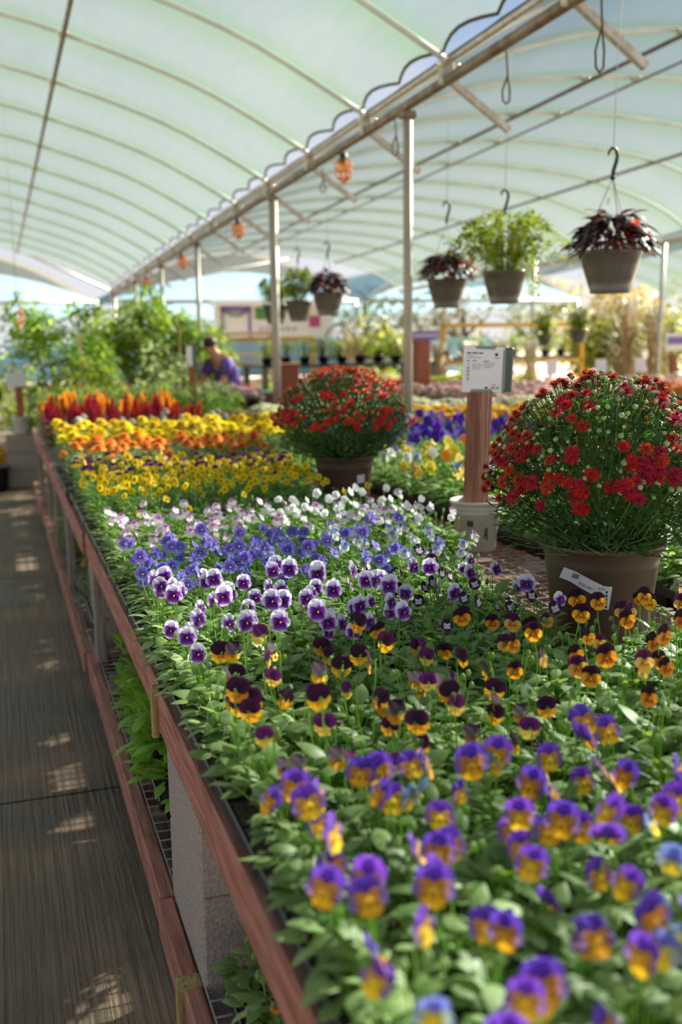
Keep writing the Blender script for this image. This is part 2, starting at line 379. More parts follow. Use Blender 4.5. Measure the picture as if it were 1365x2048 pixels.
make_film(0, 'ceiling', 'film', -3.70, 3.70); make_film(1, 'ceiling_right', 'film', -3.63, 3.63)

ordn = ['first', 'second', 'third', 'fourth', 'fifth', 'sixth', 'seventh', 'eighth', 'ninth', 'tenth', 'eleventh', 'twelfth',
        'thirteenth', 'fourteenth', 'fifteenth', 'sixteenth', 'seventeenth', 'eighteenth', 'nineteenth', 'twentieth']
def visible_hoop(h, Y):
    half = HOUSES[h][2]
    return any(seen(roof_pt(h, -half+2*half*i/30, Y), 5, 5) for i in range(31))
PUR = [(0, 1.67), (1, -.9), (1, -.35), (1, 1.85)]
for h, where in ((0, 'over the left house and its aisle'), (1, 'over the right house')):
    k = 0
    for Y in HY:
        if Y < 1 or not visible_hoop(h, Y): continue
        half = HOUSES[h][2]
        lab = 'curved steel roof hoop %s, %s from the camera' % (where, ordn[k]); k += 1
        t = thing('roof_hoop', lab, 'roof hoop', roof_pt(h, half-.02, Y))
        o0 = Vector(t.location)
        mb = MB(); mb.tube([roof_pt(h, -half+2*half*i/36, Y) - o0 for i in range(37)], .021, 0, 8)
        ob('hoop_tube', mb.mesh('hoop_tube', ['hoop']), t)
        for ph, pd in PUR:
            if ph != h: continue
            mb = MB(); p = roof_pt(h, pd, Y) - o0
            mb.box(p + Vector((0, 0, -.03)), (.05, .05, .07), 0, bevel=.012); cl = ob('clamp', mb.mesh('clamp', ['steel']), t)
            for q, r_ in (((.035, -.03, -.01), .017), ((-.035, -.03, -.01), .013)): mb = MB(); mb.ball(p+Vector(q), r_); ob('bolt', mb.mesh('bolt', ['clamp']), cl)
names = ['long steel purlin under the left roof beside the ridge', 'thicker purlin under the right roof nearest the gutter',
         'thin dark purlin beside the thicker one in the right roof', 'purlin on the far slope of the right roof']
for (h, d), lab in zip(PUR, names):
    mb = MB(); r = .02 if 'thin' not in lab else .012
    mb.tube([roof_pt(h, d, Y, -.055) for Y in (0, 8, 16, YEND)], r, 0, 8)
    one('purlin', lab, 'purlin', mb, ['steel_d'])

def gx(Y): return 2.72 - .005*(Y-8.97)
def gz(Y): return 1.5 + 1.50 - .022*(Y-8.97)
t = thing('gutter_beam', 'brown weathered steel gutter beam where the two roofs meet', 'gutter', (gx(0), 0, gz(0)))
o0 = Vector(t.location)
mb = MB(); mb.tube([Vector((gx(Y), Y, gz(Y)))-o0 for Y in (0, 5, 12, 18, YEND)], .034, 0, 10); ob('lower_pipe', mb.mesh('lower_pipe', ['steel_d']), t)
mb = MB()
mb.tube([Vector((gx(Y)-.01, Y, gz(Y)+.10))-o0 for Y in (0, 5, 12, 18, YEND)], .02, 0, 8)
mb.tube([Vector((gx(Y)+.06, Y, gz(Y)+.06))-o0 for Y in (0, 5, 12, 18, YEND)], .013, 0, 8)
ob('upper_pipe', mb.mesh('upper_pipe', ['steel']), t)
for Y in HY:
    if Y < 2: continue
    mb = MB(); mb.box(Vector((gx(Y), Y, gz(Y)+.05))-o0, (.09, .055, .15), 0, bevel=.01)
    mb.tube([Vector((gx(Y)-.05, Y-.12, gz(Y)+.10))-o0, Vector((gx(Y)+.05, Y+.1, gz(Y)+.13))-o0], .016, 1)
    for a in (-.07, .05): mb.ball(Vector((gx(Y)+a, Y-.05, gz(Y)+.08))-o0, .016, 1)
    ob('bracket', mb.mesh('bracket', ['steel', 'clamp']), t)
# film edge cords hanging in scallops above the gutter
for h, sgn, lab in ((0, 1, 'dark scalloped edge cord of the left roof film'), (1, -1, 'dark scalloped edge cord of the right roof film')):
    mb = MB()
    for y0, y1 in zip(HY, HY[1:]):
        if y1 < 2: continue
        pts = []
        for j in range(13):
            v = j/12; Y = y0+(y1-y0)*v; half = HOUSES[h][2]
            pts.append(roof_pt(h, sgn*(half-.065*abs(math.sin(2*PI*v))), Y, .035))
        mb.tube(pts, .011, 0, 6)
    one('film_edge_cord', lab, 'cord', mb, ['rope'])
# stub struts
k = 0
for Y in HY:
    if Y < 4 or Y > 23: continue
    a = Vector((gx(Y)+.03, Y, gz(Y)-.0)); b = a + Vector((.40, 0, -.27))
    mb = MB(); mb.tube([a-a, b-a], .028, 0, 4)
    one('stub_strut', 'short square steel stub strut under the gutter, %s from the camera' % ordn[k], 'strut', mb, ['steel'], a); k += 1
# posts under the gutter
for i, Y in enumerate((6.75, 10.3, 14.35, 17.5, 20.7, 24.4)):
    mb = MB(); mb.tube([(0, 0, 0), (.015, 0, gz(Y)-.02)], .032 if i != 1 else .045, 0, 12)
    t = thing('gutter_post', 'round galvanised steel post under the gutter, %s from the camera' % ordn[i], 'post', (gx(Y), Y, 0))
    ob('tube', mb.mesh('tube', ['poststeel']), t)
    mb = MB(); mb.box((.015, 0, gz(Y)-.05), (.11, .1, .05), 0, bevel=.01); ob('post_cap', mb.mesh('post_cap', ['steel_d']), t)
    mb = MB(); mb.box((0, 0, .01), (.2, .2, .02), 0); ob('base_plate', mb.mesh('base_plate', ['steel']), t)
for i, (x, y) in enumerate(((10.0, 10.0), (9.9, 14), (9.85, 18), (9.8, 22))):
    mb = MB(); mb.tube([(0, 0, 0), (.1, 0, 3.0)], .035, 0, 10)
    one('gutter_post', 'slim steel post along the far right gutter, %s from the camera' % ordn[i], 'post', mb, ['steel'], (x, y, 0))
mb = MB(); mb.tube([(10.0, 0, 3.05), (9.93, 12, 2.98), (9.86, YEND, 2.72)], .05, 0, 8); one('gutter_beam', 'steel gutter beam along the far right side of the right house', 'gutter', mb, ['steel'])

# third house to the right and the far houses behind the end of the roofs
def arch_roof(nm, x0, half, z0, rise, ya, yb, mt, slope=0, bays=8):
    mb = MB(); vs = []; fs = []; nx = 20; ny = bays*4
    for j in range(ny+1):
        Y = ya+(yb-ya)*j/ny; sag = -.05*abs(math.sin(PI*j/4))
        for i in range(nx+1):
            a = -1+2*i/nx; vs.append((x0+half*a, Y, z0+rise*(1-abs(a)**1.9)+sag+slope*(Y-ya)))
    for j in range(ny):
        for i in range(nx): q = j*(nx+1)+i; fs.append((q, q+1, q+nx+2, q+nx+1))
    mb.add(vs, fs); return struct(nm, mb.mesh(nm, [mt]))
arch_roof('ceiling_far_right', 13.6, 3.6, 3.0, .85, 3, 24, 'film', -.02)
for i, (x0, nm) in enumerate(((-.9, 'left'), (6.4, 'middle'), (13.7, 'right'))):
    arch_roof('roof_far_%s' % nm, x0, 3.55, 2.62, 1.35, 28.5, 60, 'filmblue', 0, 16)
    # tan end panel above the tie bar
    mb = MB(); n = 16; vs = []
    for k in range(n+1):
        a = -1+2*k/n; vs.append((x0+3.55*a, 28.45, 2.62+1.35*(1-abs(a)**1.9)))
    for k in range(n+1): a = -1+2*k/n; vs.append((x0+3.55*a, 28.45, 2.62+.80*(1-abs(a)**1.9)))
    mb.add(vs, [(k, k+1, n+1+k+1, n+1+k) for k in range(n)]); struct('wall_far_%s' % nm, mb.mesh('wall_far', ['filmtan']))
    mb = MB(); mb.tube([(x0-3.55, 28.4, 2.62), (x0+3.55, 28.4, 2.62)], .05); one('tie_bar', 'horizontal pale tie bar across the %s far greenhouse' % nm, 'bar', mb, ['poststeel'])
    mb = MB(); mb.tube([(x0+3.5, 28.4, 0), (x0+3.5, 28.4, 2.62)], .05); one('far_post', 'pale steel post at the corner of the %s far greenhouse' % nm, 'post', mb, ['steel'])
for i, (a, b) in enumerate((((.45, 24.9, 3.72), (2.6, 24.9, 2.75)), ((2.62, 24.8, 2.72), (7.0, 24.8, 3.5)))):
    mb = MB(); mb.tube([a, b], .028); one('truss_rod', ['slanting grey truss rod at the end of the left roof', 'slanting grey truss rod at the end of the right roof'][i], 'rod', mb, ['steel'])

# cage work lights and hanging cords under the gutter
def cage_light(Y, lab):
    t = thing('cage_light', lab, 'light', (gx(Y)-.02, Y, gz(Y)-.06))
    mb = MB(); mb.lathe([(.0, 0), (.03, 0), (.035, -.05), (.028, -.07), (0, -.07)], n=12); ob('socket', mb.mesh('socket', ['blackwire']), t)
    mb = MB()
    for k in range(8):
        a = 2*PI*k/8; mb.tube([(.03*math.cos(a), .03*math.sin(a), -.05), (.065*math.cos(a), .065*math.sin(a), -.08), (.062*math.cos(a), .062*math.sin(a), -.18), (.0, 0, -.23)], .006, 0, 5)
    for z in (-.09, -.14, -.19):
        r = .066 if z > -.18 else .055; mb.tube([(r*math.cos(2*PI*k/12), r*math.sin(2*PI*k/12), z) for k in range(13)], .006, 0, 5)
    ob('cage', mb.mesh('cage', ['orangeplastic']), t)
    mb = MB(); mb.ball((0, 0, -.11), .022, sq=(1, 1, 1.5)); ob('bulb', mb.mesh('bulb', [mat('amber_bulb', '#e0a850', rough=.2)]), t)
cage_light(8.0, 'orange caged work light under the gutter, nearest of the row')
cage_light(11.7, 'orange caged work light under the gutter, second of the row')
cage_light(15.3, 'orange caged work light under the gutter, third of the row')
cage_light(19.0, 'orange caged work light under the gutter, farthest of the row')
for (x, y, zt, L, lab) in ((2.72, 4.35, 3.08, .36, 'looped dark cord hanging from the gutter nearest the camera'), (2.76, 5.35, 3.05, .26, 'looped cord hanging beside the second stub strut'),
        (2.75, 7.0, 3.03, .24, 'looped cord hanging just behind the nearest gutter post'), (2.78, 8.8, 2.98, .2, 'short looped cord hanging behind the nearest caged light')):
    mb = MB(); mb.tube([(0, 0, 0), (.01, 0, -L*.5), (-.022, 0, -L*.8), (-.018, 0, -L), (0, 0, -L*1.06), (.022, 0, -L), (.024, 0, -L*.8), (.01, 0, -L*.5)], .006, 0, 6)
    one('cord_loop', lab, 'cord', mb, ['rope'], (x, y, zt))

# ================================================================== THE BENCH
BX0, BX1, BZ = .285, 2.55, .75
MODS = [(.2, 2.19), (2.20, 4.20), (4.21, 6.20), (6.21, 8.20), (8.21, 9.9)]
nmod = ['nearest', 'second', 'third', 'fourth', 'farthest']
def wire_mesh(mb, x0, x1, y0, y1, z, px=.05, py=.05, t=.0036):
    n = int((x1-x0)/px); 
    for i in range(n+1): mb.box((x0+(x1-x0)*i/n, (y0+y1)/2, z), (t, y1-y0, t), 0)
    n = int((y1-y0)/py)
    for i in range(n+1): mb.box(((x0+x1)/2, y0+(y1-y0)*i/n, z+t*.5), (x1-x0, t, t), 0)
for i, (a, b) in enumerate(MODS):
    dx = (0, .006, -.008, -.012, -.02)[i]
    t = thing('bench', 'long red stained timber display bench with wire mesh top, %s section' % nmod[i], 'bench', (BX0+dx, a, 0))
    W_ = BX1-BX0; L_ = b-a
    for nm, x in (('front_rail', .019), ('back_rail', W_-.019), ('middle_rail', W_*.48)):
        mb = MB(); mb.box((x, L_/2, BZ-.046), (.038, L_, .092), 0, bevel=.004); ob(nm, mb.mesh(nm, ['redwood']), t)
    for k in range(4):
        mb = MB(); mb.box((W_/2, .02+k*(L_-.04)/3, BZ-.05), (W_-.08, .038, .08), 0, bevel=.004); ob('cross_member', mb.mesh('cross_member', ['redwood']), t)
    mb = MB(); wire_mesh(mb, .03, W_-.01, .005, L_-.005, BZ+.003); ob('wire_mesh', mb.mesh('wire_mesh', ['wire']), t)
    # inner cleat lying on the rail
    mb = MB(); mb.box((.062, L_/2, BZ-.03), (.045, L_-.1, .05), 0, bevel=.004); ob('cleat', mb.mesh('cleat', ['greywood']), t)
    for k, y in enumerate((4.10, 5.55, 6.6, 7.7, 9.0)):
        if a < y < b: mb = MB(); mb.box((.03, y-a, .33), (.04, .088, .655), 0, bevel=.003); ob('leg', mb.mesh('leg', ['greywood']), t)['label'] = 'weathered grey timber leg'
    # lower shelf
    t2 = thing('shelf', 'low timber shelf with wire mesh under the %s bench section' % nmod[i], 'shelf', (BX0+dx, a, 0))
    for nm, x in (('front_rail', -.002), ('back_rail', 1.0)):
        mb = MB(); mb.box((x, L_/2, .205), (.036, L_, .09), 0, bevel=.004); ob(nm, mb.mesh(nm, ['redwood']), t2)
    for k in range(4):
        mb = MB(); mb.box((.5, .02+k*(L_-.04)/3, .20), (.96, .036, .07), 0, bevel=.004); ob('cross_member', mb.mesh('cross_member', ['redwood']), t2)
    mb = MB(); wire_mesh(mb, .02, 1.0, .005, L_-.005, .252, .05, .05, .003); ob('wire_mesh', mb.mesh('wire_mesh', ['wire']), t2)
# split shims at the joint
for (x, y, z, h, lab) in ((BX0-.004, 2.195, .70, .10, 'weathered split wood shim at the joint of the upper rail'), (BX0-.024, 1.86, .205, .095, 'weathered split wood shim at the joint of the lower shelf rail')):
    mb = MB(); mb.box((.018, 0, 0), (.05, .05, h), 0, bevel=.004); mb.box((.0, .012, -.015), (.016, .018, h*1.1), 0, bevel=.003); mb.box((.002, -.016, .003), (.014, .012, h*1.02), 0, bevel=.003)
    one('wood_shim', lab, 'wood shim', mb, ['shim'], (x, y, z))
# block piers
lv = ['lowest', 'middle', 'topmost']
for pi, (x, y) in enumerate(((.40, 2.02), (.43, 4.55), (.43, 7.0), (2.0, 2.3), (2.0, 4.5), (2.0, 6.6), (2.4, 2.4), (2.4, 4.5))):
    for k in range(3):
        mb = MB()
        hb = .218
        mb.box((0, 0, hb/2), (.19, .39, hb), 0, bevel=.005)
        pier = ['in the pier nearest the camera under the front rail', 'in the front pier behind the first grey leg', 'in the farthest front pier', 'in the nearest middle pier under the bench',
                'in the second middle pier', 'in the third middle pier', 'in the nearest back pier', 'in the second back pier'][pi]
        one('concrete_block', 'rough grey concrete block, %s %s' % (lv[k], pier), 'concrete block', mb, ['block'], (x, y, k*.219))
# ---------------------------------------------------------------- trays
def tray_mesh(wx, wy, nx, ny, h=.062):
    """black flat with tapered cells, a ledge of webbing between them and an outer rim"""
    mb = MB(); cx, cyy = wx/nx, wy/ny
    mb.box((0, 0, h-.004), (wx, wy, .004), 0)
    for s in (-1, 1):
        mb.box((s*wx/2, 0, h-.012), (.006, wy+.012, .026), 0, bevel=.002); mb.box((0, s*wy/2, h-.012), (wx+.012, .006, .026), 0, bevel=.002)
    for i in range(nx):
        for j in range(ny):
            x = -wx/2+cx*(i+.5); y = -wyo(wy)+cyy*(j+.5)
            a, b = cx*.46, cyy*.46; a2, b2 = a*.72, b*.72
            vs = [(x-a, y-b, h-.003), (x+a, y-b, h-.003), (x+a, y+b, h-.003), (x-a, y+b, h-.003), (x-a2, y-b2, 0), (x+a2, y-b2, 0), (x+a2, y+b2, 0), (x-a2, y+b2, 0)]
            mb.add(vs, [(0, 1, 5, 4), (1, 2, 6, 5), (2, 3, 7, 6), (3, 0, 4, 7), (4, 5, 6, 7)], 0, smooth=False)
            mb.add([(x-a, y-b, h+.001), (x+a, y-b, h+.001), (x+a, y+b, h+.001), (x-a, y+b, h+.001)], [(0, 1, 2, 3)], 1, smooth=False)
    return mb
def wyo(w_): return w_/2
TR = {}
def tray(x0, x1, y0, y1, nx, ny, z, label, group=None):
    """tray (> soil) standing on z"""
    key = (round(x1-x0, 3), round(y1-y0, 3), nx, ny)
    if key not in TR:
        mb = tray_mesh(x1-x0, y1-y0, nx, ny); soil = MB(); keep = MB()
        for f, mi, s_ in zip(mb.f, mb.m, mb.sm):
            (soil if mi else keep).add([mb.v[i] for i in f], [tuple(range(len(f)))], 0, smooth=False)
        TR[key] = (keep.mesh('plant_tray', ['black']), soil.mesh('soil', ['soil']))
    o = tag(ob('plant_tray', TR[key][0], None, ((x0+x1)/2, (y0+y1)/2, z)), label, 'plant tray', group)
    ob('soil', TR[key][1], o); return o

# ---------------------------------------------------------------- viola plants: foliage variants
def viola_foliage(rr, n=38, R=.056, H=.078, lf=.041, mi=0, shape='ovate'):
    mb = MB()
    for k in range(n):
        a = rr.uniform(0, 2*PI); q = rr.random(); rad = R*math.sqrt(q)*rr.uniform(.5, 1); h = H*(1-.55*q)*rr.uniform(.45, 1.0)
        p = Vector((rad*math.cos(a), rad*math.sin(a), h)); L = lf*rr.uniform(.65, 1.2)
        mb.tube([(p.x*.2, p.y*.2, 0), (p.x*.75, p.y*.75, h*.75), p], [.0013, .0011, .0009], 2, 4, cap=False)
        mb.leaf(p, a+rr.uniform(-.7, .7), L, L*rr.uniform(.52, .72), rr.uniform(.0, .9)*(1-q*.6), rr.uniform(.5, 1.3), rr.uniform(.05, .4), 0 if rr.random() < .7 else 1, 5, shape, rr.uniform(-.3, .3))
    for k in range(3):   # green buds
        a = rr.uniform(0, 2*PI); r_ = R*.6*rr.random(); h = H*rr.uniform(1.1, 1.5); x, y = r_*math.cos(a), r_*math.sin(a)
        mb.tube([(0, 0, 0), (x*.8, y*.8, h*.7), (x, y, h), (x+.004, y-.004, h-.003)], .0009, 2, 4)
        mb.ball((x+.004, y-.005, h-.006), .0045, 1, 6, 4, (1, 1, 1.5))
    return mb
FOL = [viola_foliage(random.Random(100+i)).mesh('viola_foliage', ['leaf', 'leaf_b', 'stem']) for i in range(8)]
FOLF = [viola_foliage(random.Random(140+i), 24).mesh('viola_foliage_low', ['leaf', 'leaf_b', 'stem']) for i in range(5)]

# ---------------------------------------------------------------- viola flowers
def petal(mb, T, o, ang, L, W, y, colf, cup=.1, ruf=.05, wide=.58, n=7, m_=7):
    sa, ca = math.sin(ang), math.cos(ang); vs = []; cols = []
    us = [0, .10, .25, .42, .6, .78, .92, 1.0]
    for i, u in enumerate(us):
        if u < wide: wd = math.sqrt(max(0, 1-((u-wide)/(wide+.03))**2))**.9
        else: wd = math.sqrt(max(.012, 1-((u-wide)/(1.002-wide))**2))
        for j in range(m_):
            s = -1+2*j/(m_-1); e = W/2*wd*s; d = L*u*(1-.06*abs(s)*u)
            if i >= 6: d = L*(u - .05*(1-abs(s))*(1 if colf[1] else 0))
            yy = y - cup*L*u*u + ruf*L*u*math.sin(s*5+ang*3) + .12*L*abs(s)*u*.5
            vs.append(T @ Vector((o[0]+sa*d+ca*e, yy, o[1]+ca*d-sa*e))); cols.append(colf[0](u, s, j))
    fs = [(i*m_+j, i*m_+j+1, (i+1)*m_+j+1, (i+1)*m_+j) for i in range(len(us)-1) for j in range(m_-1)]
    mb.add(vs, fs, 0, cols)

def viola_flower(spec, h, tilt, lean, seed):
    rr = random.Random(seed); mb = MB(); w_ = spec['w']; k = w_/2
    head = Vector((lean[0], lean[1], h))
    T = Matrix.Translation(head) @ Matrix.Rotation(-tilt, 4, 'X') @ Matrix.Rotation(rr.uniform(-.2, .2), 4, 'Y')
    top, side, bot = spec['top'], spec['side'], spec['bot']; big = spec.get('big', 1.0)
    petal(mb, T, (0, .0), -.50, k*.98*big, k*1.16*big, .004, (top, 0), .06)
    petal(mb, T, (0, .0), .50, k*.98*big, k*1.16*big, .0065, (top, 0), .03)
    petal(mb, T, (0, .0), -1.72, k*1.02, k*.98, .001, (side, 0), .12)
    petal(mb, T, (0, .0), 1.72, k*1.02, k*.98, .0015, (side, 0), .12)
    petal(mb, T, (0, .0), PI, k*.90, k*1.28, -.001, (bot, 1), .16, wide=.66)
    eye = spec['eye']; p = T @ Vector((0, -.0035, -.001)); mb.ball(p, k*.10, 0, 6, 4, col=eye)
    petals = mb.mesh('viola_flower', ['petal']); mb = MB()
    # calyx, spur and nodding stem
    b1 = T @ Vector((0, .010, .0)); b0 = T @ Vector((0, .004, 0))
    mb.tube([b0, b1, T @ Vector((0, .016, .002))], [k*.10, k*.13, k*.05], 0, 6)
    top_ = b1 + Vector((0, 0, .006)); hh = Vector((head.x*.85, head.y*.85+.012, h*.96))
    pts = [(0, 0, 0), (head.x*.3, head.y*.3+.006, h*.4), (hh.x, hh.y, h*.8), (hh.x*1.02, max(hh.y, b1.y+.002), h+.004), b1]
    mb.tube(pts, [.0014, .0013, .0012, .0011, .001], 0, 5)
    return petals, mb.mesh('viola_stem', ['stem'])

def grad(*stops, wh=None, whc=None, whr=(.0, .5), edge=None):
    st = [(p, hx(c)) for p, c in stops]; whc_ = hx(whc) if whc else None; ed = hx(edge) if edge else None
    def f(u, s, j):
        c = st[-1][1]
        for (a, ca), (b, cb) in zip(st, st[1:]):
            if u <= b: c = mixc(ca, cb, (u-a)/(b-a)); break
        if u < st[0][0]: c = st[0][1]
        if ed and abs(s) > .75: c = mixc(c, ed, .7)
        if whc_ and whr[0] < u < whr[1] and j % 2 == 1: c = mixc(c, whc_, .85)
        return c
    return f
FT = {
 'PY': dict(w=.043, top=grad((0, '#54227c'), (.3, '#6632b0'), (1, '#7a4cc8')), side=grad((0, '#f8b41a'), (.4, '#d89a2c'), (.66, '#94688a'), (1, '#7a62b8'), whc='#6a2c20', whr=(.1, .4)),
            bot=grad((0, '#ffd622'), (.6, '#ffc81e'), (1, '#eeb02a'), whc='#8a4018', whr=(.1, .45), edge='#b0803c'), eye=hx('#ffe070'), big=1.12),
 'PB': dict(w=.036, top=grad((0, '#5a60b8'), (.4, '#6f7ecb'), (1, '#8798d8')), side=grad((0, '#e6c030'), (.4, '#a8b070'), (1, '#8fa0cc')),
            bot=grad((0, '#ffd21a'), (1, '#e8c52c'), whc='#6a4a18', whr=(.1, .4)), eye=hx('#ffe070'), big=1.05),
 'MY': dict(w=.034, top=grad((0, '#2c0a26'), (1, '#3c0f34')), side=grad((0, '#f4b01c'), (1, '#f6bd2a'), whc='#4a1418', whr=(.1, .3)), bot=grad((0, '#f6a414'), (1, '#f8bc2a'), whc='#4a1418', whr=(.1, .4)), eye=hx('#f8d060'), big=1.34),
 'MV': dict(w=.033, top=grad((0, '#4a1350'), (1, '#6b2168')), side=grad((0, '#f2d070'), (1, '#e8c054')), bot=grad((0, '#f6b41a'), (1, '#f2cf60'), whc='#4a1418', whr=(.1, .4)), eye=hx('#f8d060'), big=1.34),
 'OM': dict(w=.033, top=grad((0, '#1e0814'), (1, '#33102a')), side=grad((0, '#d9760f'), (.5, '#f49a1c'), (1, '#f8ad30'), whc='#3c0d10', whr=(.08, .3)), bot=grad((0, '#d9760f'), (.5, '#f3951a'), (1, '#f8a82c'), whc='#3c0d10', whr=(.08, .45)), eye=hx('#f8d060'), big=1.18),
 'OP': dict(w=.033, top=grad((0, '#3a0d34'), (1, '#571a4c')), side=grad((0, '#f0b040'), (1, '#f6c978'), whc='#3c0d10', whr=(.08, .3)), bot=grad((0, '#f09a1c'), (1, '#f6c05a'), whc='#3c0d10', whr=(.08, .4)), eye=hx('#f8d060'), big=1.18),
 'WP': dict(w=.039, top=grad((0, '#5a1a90'), (.28, '#9a58c4'), (.44, '#e0d2f2'), (1, '#fbf8ff')), side=grad((0, '#240538'), (.3, '#6a1c90'), (.64, '#8e40b4'), (.82, '#dccaf0'), (1, '#f4ecfc')),
            bot=grad((0, '#1a052c'), (.3, '#5c1684'), (.72, '#8a38ac'), (.9, '#c8aae2'), (1, '#eee4f8')), eye=hx('#f7b81c'), big=1.12),
 'DW': dict(w=.032, top=grad((0, '#3a1248'), (1, '#3a1244')), side=grad((0, '#f4eef4'), (.40, '#ece2f0'), (.58, '#4c1c54'), (1, '#3a1244'), edge='#3a1244'), bot=grad((0, '#f4eef4'), (.42, '#efe4f0'), (.58, '#4c1c54'), (1, '#3a1244'), edge='#3a1244', whc='#2a0a30', whr=(.08, .25)), eye=hx('#f7c81c')),
 'BW': dict(w=.033, top=grad((0, '#8086c4'), (.4, '#7f8bd0'), (1, '#8f9ad8')), side=grad((0, '#f4f2f4'), (1, '#e9ebf0'), whc='#281440', whr=(.05, .33)), bot=grad((0, '#f6f0dc'), (1, '#eaecf0'), whc='#281440', whr=(.05, .4)), eye=hx('#f2c01c')),
 'BL': dict(w=.037, top=grad((0, '#6a58c4'), (1, '#8a80dc')), side=grad((0, '#6a4cb4'), (1, '#928ae0'), whc='#2c1660', whr=(.1, .4)), bot=grad((0, '#5a3fa4'), (.4, '#8a80d8'), (1, '#a4a2e8'), whc='#2c1660', whr=(.1, .4)), eye=hx('#f0e070')),
 'PW': dict(w=.030, top=grad((0, '#b060b4'), (.6, '#b870ba'), (1, '#cc98ce')), side=grad((0, '#f4eef4'), (1, '#e9dbea')), bot=grad((0, '#f8f2d8'), (1, '#efe6f0')), eye=hx('#f2d050')),
 'WH': dict(w=.030, top=grad((0, '#f4f2f6'), (1, '#efedf4')), side=grad((0, '#f4f2f4'), (1, '#f0eef2')), bot=grad((0, '#f8ecc0'), (.3, '#f4f2f4'), (1, '#f0f0f2')), eye=hx('#f2c01c')),
 'YF': dict(w=.029, top=grad((0, '#f4cc14'), (1, '#ffe61e')), side=grad((0, '#6a3010'), (.16, '#7a3a10'), (.26, '#fadc14'), (1, '#ffea24')), bot=grad((0, '#5a2410'), (.2, '#7a3a10'), (.3, '#fadc14'), (1, '#ffe822')), eye=hx('#f7d81c')),
 'YM': dict(w=.030, big=1.35, top=grad((0, '#561460'), (1, '#6a2272')), side=grad((0, '#fadc1c'), (1, '#ffea2c')), bot=grad((0, '#fad01c'), (1, '#ffe62c')), eye=hx('#f7d81c')),
 'BWt': dict(w=.058, top=grad((0, '#f4f2ee'), (1, '#efeef4')), side=grad((0, '#f4efd8'), (1, '#f2f2f4')), bot=grad((0, '#f6c83a'), (.3, '#f4f2ee'), (1, '#f2f2f4')), eye=hx('#f2b01c'), big=1.12),
 'BYe': dict(w=.056, top=grad((0, '#f2dc50'), (1, '#f6e468')), side=grad((0, '#f2c81c'), (1, '#f6e05a')), bot=grad((0, '#f2c81c'), (1, '#f6dc4a')), eye=hx('#f2b01c'), big=1.12),
 'BOr': dict(w=.052, top=grad((0, '#f08a1c'), (1, '#f69a2c')), side=grad((0, '#f08a1c'), (1, '#f6a03a')), bot=grad((0, '#f08a1c'), (1, '#f6963a')), eye=hx('#f2b01c'), big=1.12),
 'BPu': dict(w=.056, top=grad((0, '#3a1a90'), (1, '#5a2cb8')), side=grad((0, '#1c0848'), (.4, '#3f1a98'), (1, '#5a2cb8')), bot=grad((0, '#1c0848'), (.4, '#3f1a98'), (1, '#6234bc')), eye=hx('#f2b01c'), big=1.12),
 'BLa': dict(w=.052, top=grad((0, '#9a8cd0'), (1, '#c8c0ea')), side=grad((0, '#5a3fa4'), (.5, '#e0dcf4'), (1, '#ece8f8')), bot=grad((0, '#5a3fa4'), (.5, '#dcd8f2'), (1, '#ece8f8')), eye=hx('#f2b01c'), big=1.12),
}
FL = {}
def flowers(kind, mode='face'):
    key = (kind, mode)
    if key not in FL:
        L = []
        for i in range(8):
            rr = random.Random(hash_(kind+mode)+i)
            tilt = {'face': rr.uniform(.0, .55), 'nod': rr.uniform(-1.25, -.45), 'back': rr.uniform(-.75, .15), 'wild': rr.choice([.9, .45, .2, 0, -.35, -.8]), 'mix': rr.choice([.3, .1, -.5, .6, -.2]), 'front': rr.uniform(-.1, .25)}[mode]
            L.append(viola_flower(FT[kind], rr.uniform(.105, .145), tilt, (rr.uniform(-.03, .03), rr.uniform(-.03, .03)), hash_(kind)+i*7))
        FL[key] = L
    return FL[key]
def hash_(s): return sum(ord(c)*(i+3) for i, c in enumerate(s))

def viola_zone(x0, x1, y0, y1, kinds, nfl, label, group, mode='face', yawc=0, yaws=.6, z=BZ, sp=(.092, .094), hs=1.0, fol=FOL, fs=1.0, skip=None, seed=1, cat='flowering plant', psc=1.0, name='viola_plant', bed=None):
    rr = random.Random(seed); nx = max(1, round((x1-x0)/sp[0])); ny = max(1, round((y1-y0)/sp[1]))
    for j in range(ny):
        for i in range(nx):
            x = x0+(x1-x0)*(i+.5)/nx + rr.uniform(-.008, .008); y = y0+(y1-y0)*(j+.5)/ny + rr.uniform(-.008, .008)
            if skip and skip(x, y): continue
            if not seen((x, y, z+.12)): continue
            if bed is None:
                t = thing(name, '%s, %s from the left in its %s row' % (label, ordn[i], ordn[j]), cat, (x, y, z+.063), 0, group)
                ob('foliage', rr.choice(fol), t, (0, 0, -.001), rr.uniform(0, 2*PI), rr.uniform(.92, 1.16)*psc)
            else: bed.append((rr.choice(fol), Matrix.Translation((x, y, z+.062)) @ Matrix.Rotation(rr.uniform(0, 6.28), 4, 'Z'), False))
            q = rr.random(); c = int(nfl) + (1 if q < nfl-int(nfl) else 0)
            if nfl >= 1 and rr.random() < .15: c += rr.choice([-1, 1])
            for _ in range(c):
                kd = rr.choice(kinds); me = rr.choice(flowers(kd, mode))
                lx, ly, ya, s_ = rr.uniform(-.024, .024), rr.uniform(-.024, .024), yawc+rr.gauss(0, yaws), rr.uniform(.84, 1.12)*fs; zs = s_*hs*rr.uniform(.92, 1.06)
                if bed is None: o = ob('flower', me[0], t, (lx, ly, 0), ya, (s_, s_, zs)); ob('stem', me[1], o)
                else:
                  for q_ in (0, 1): bed.append((me[q_], Matrix.Translation((x+lx, y+ly, z+.063)) @ Matrix.Rotation(ya, 4, 'Z') @ Matrix.Diagonal((s_, s_, zs, 1)), q_ == 0))

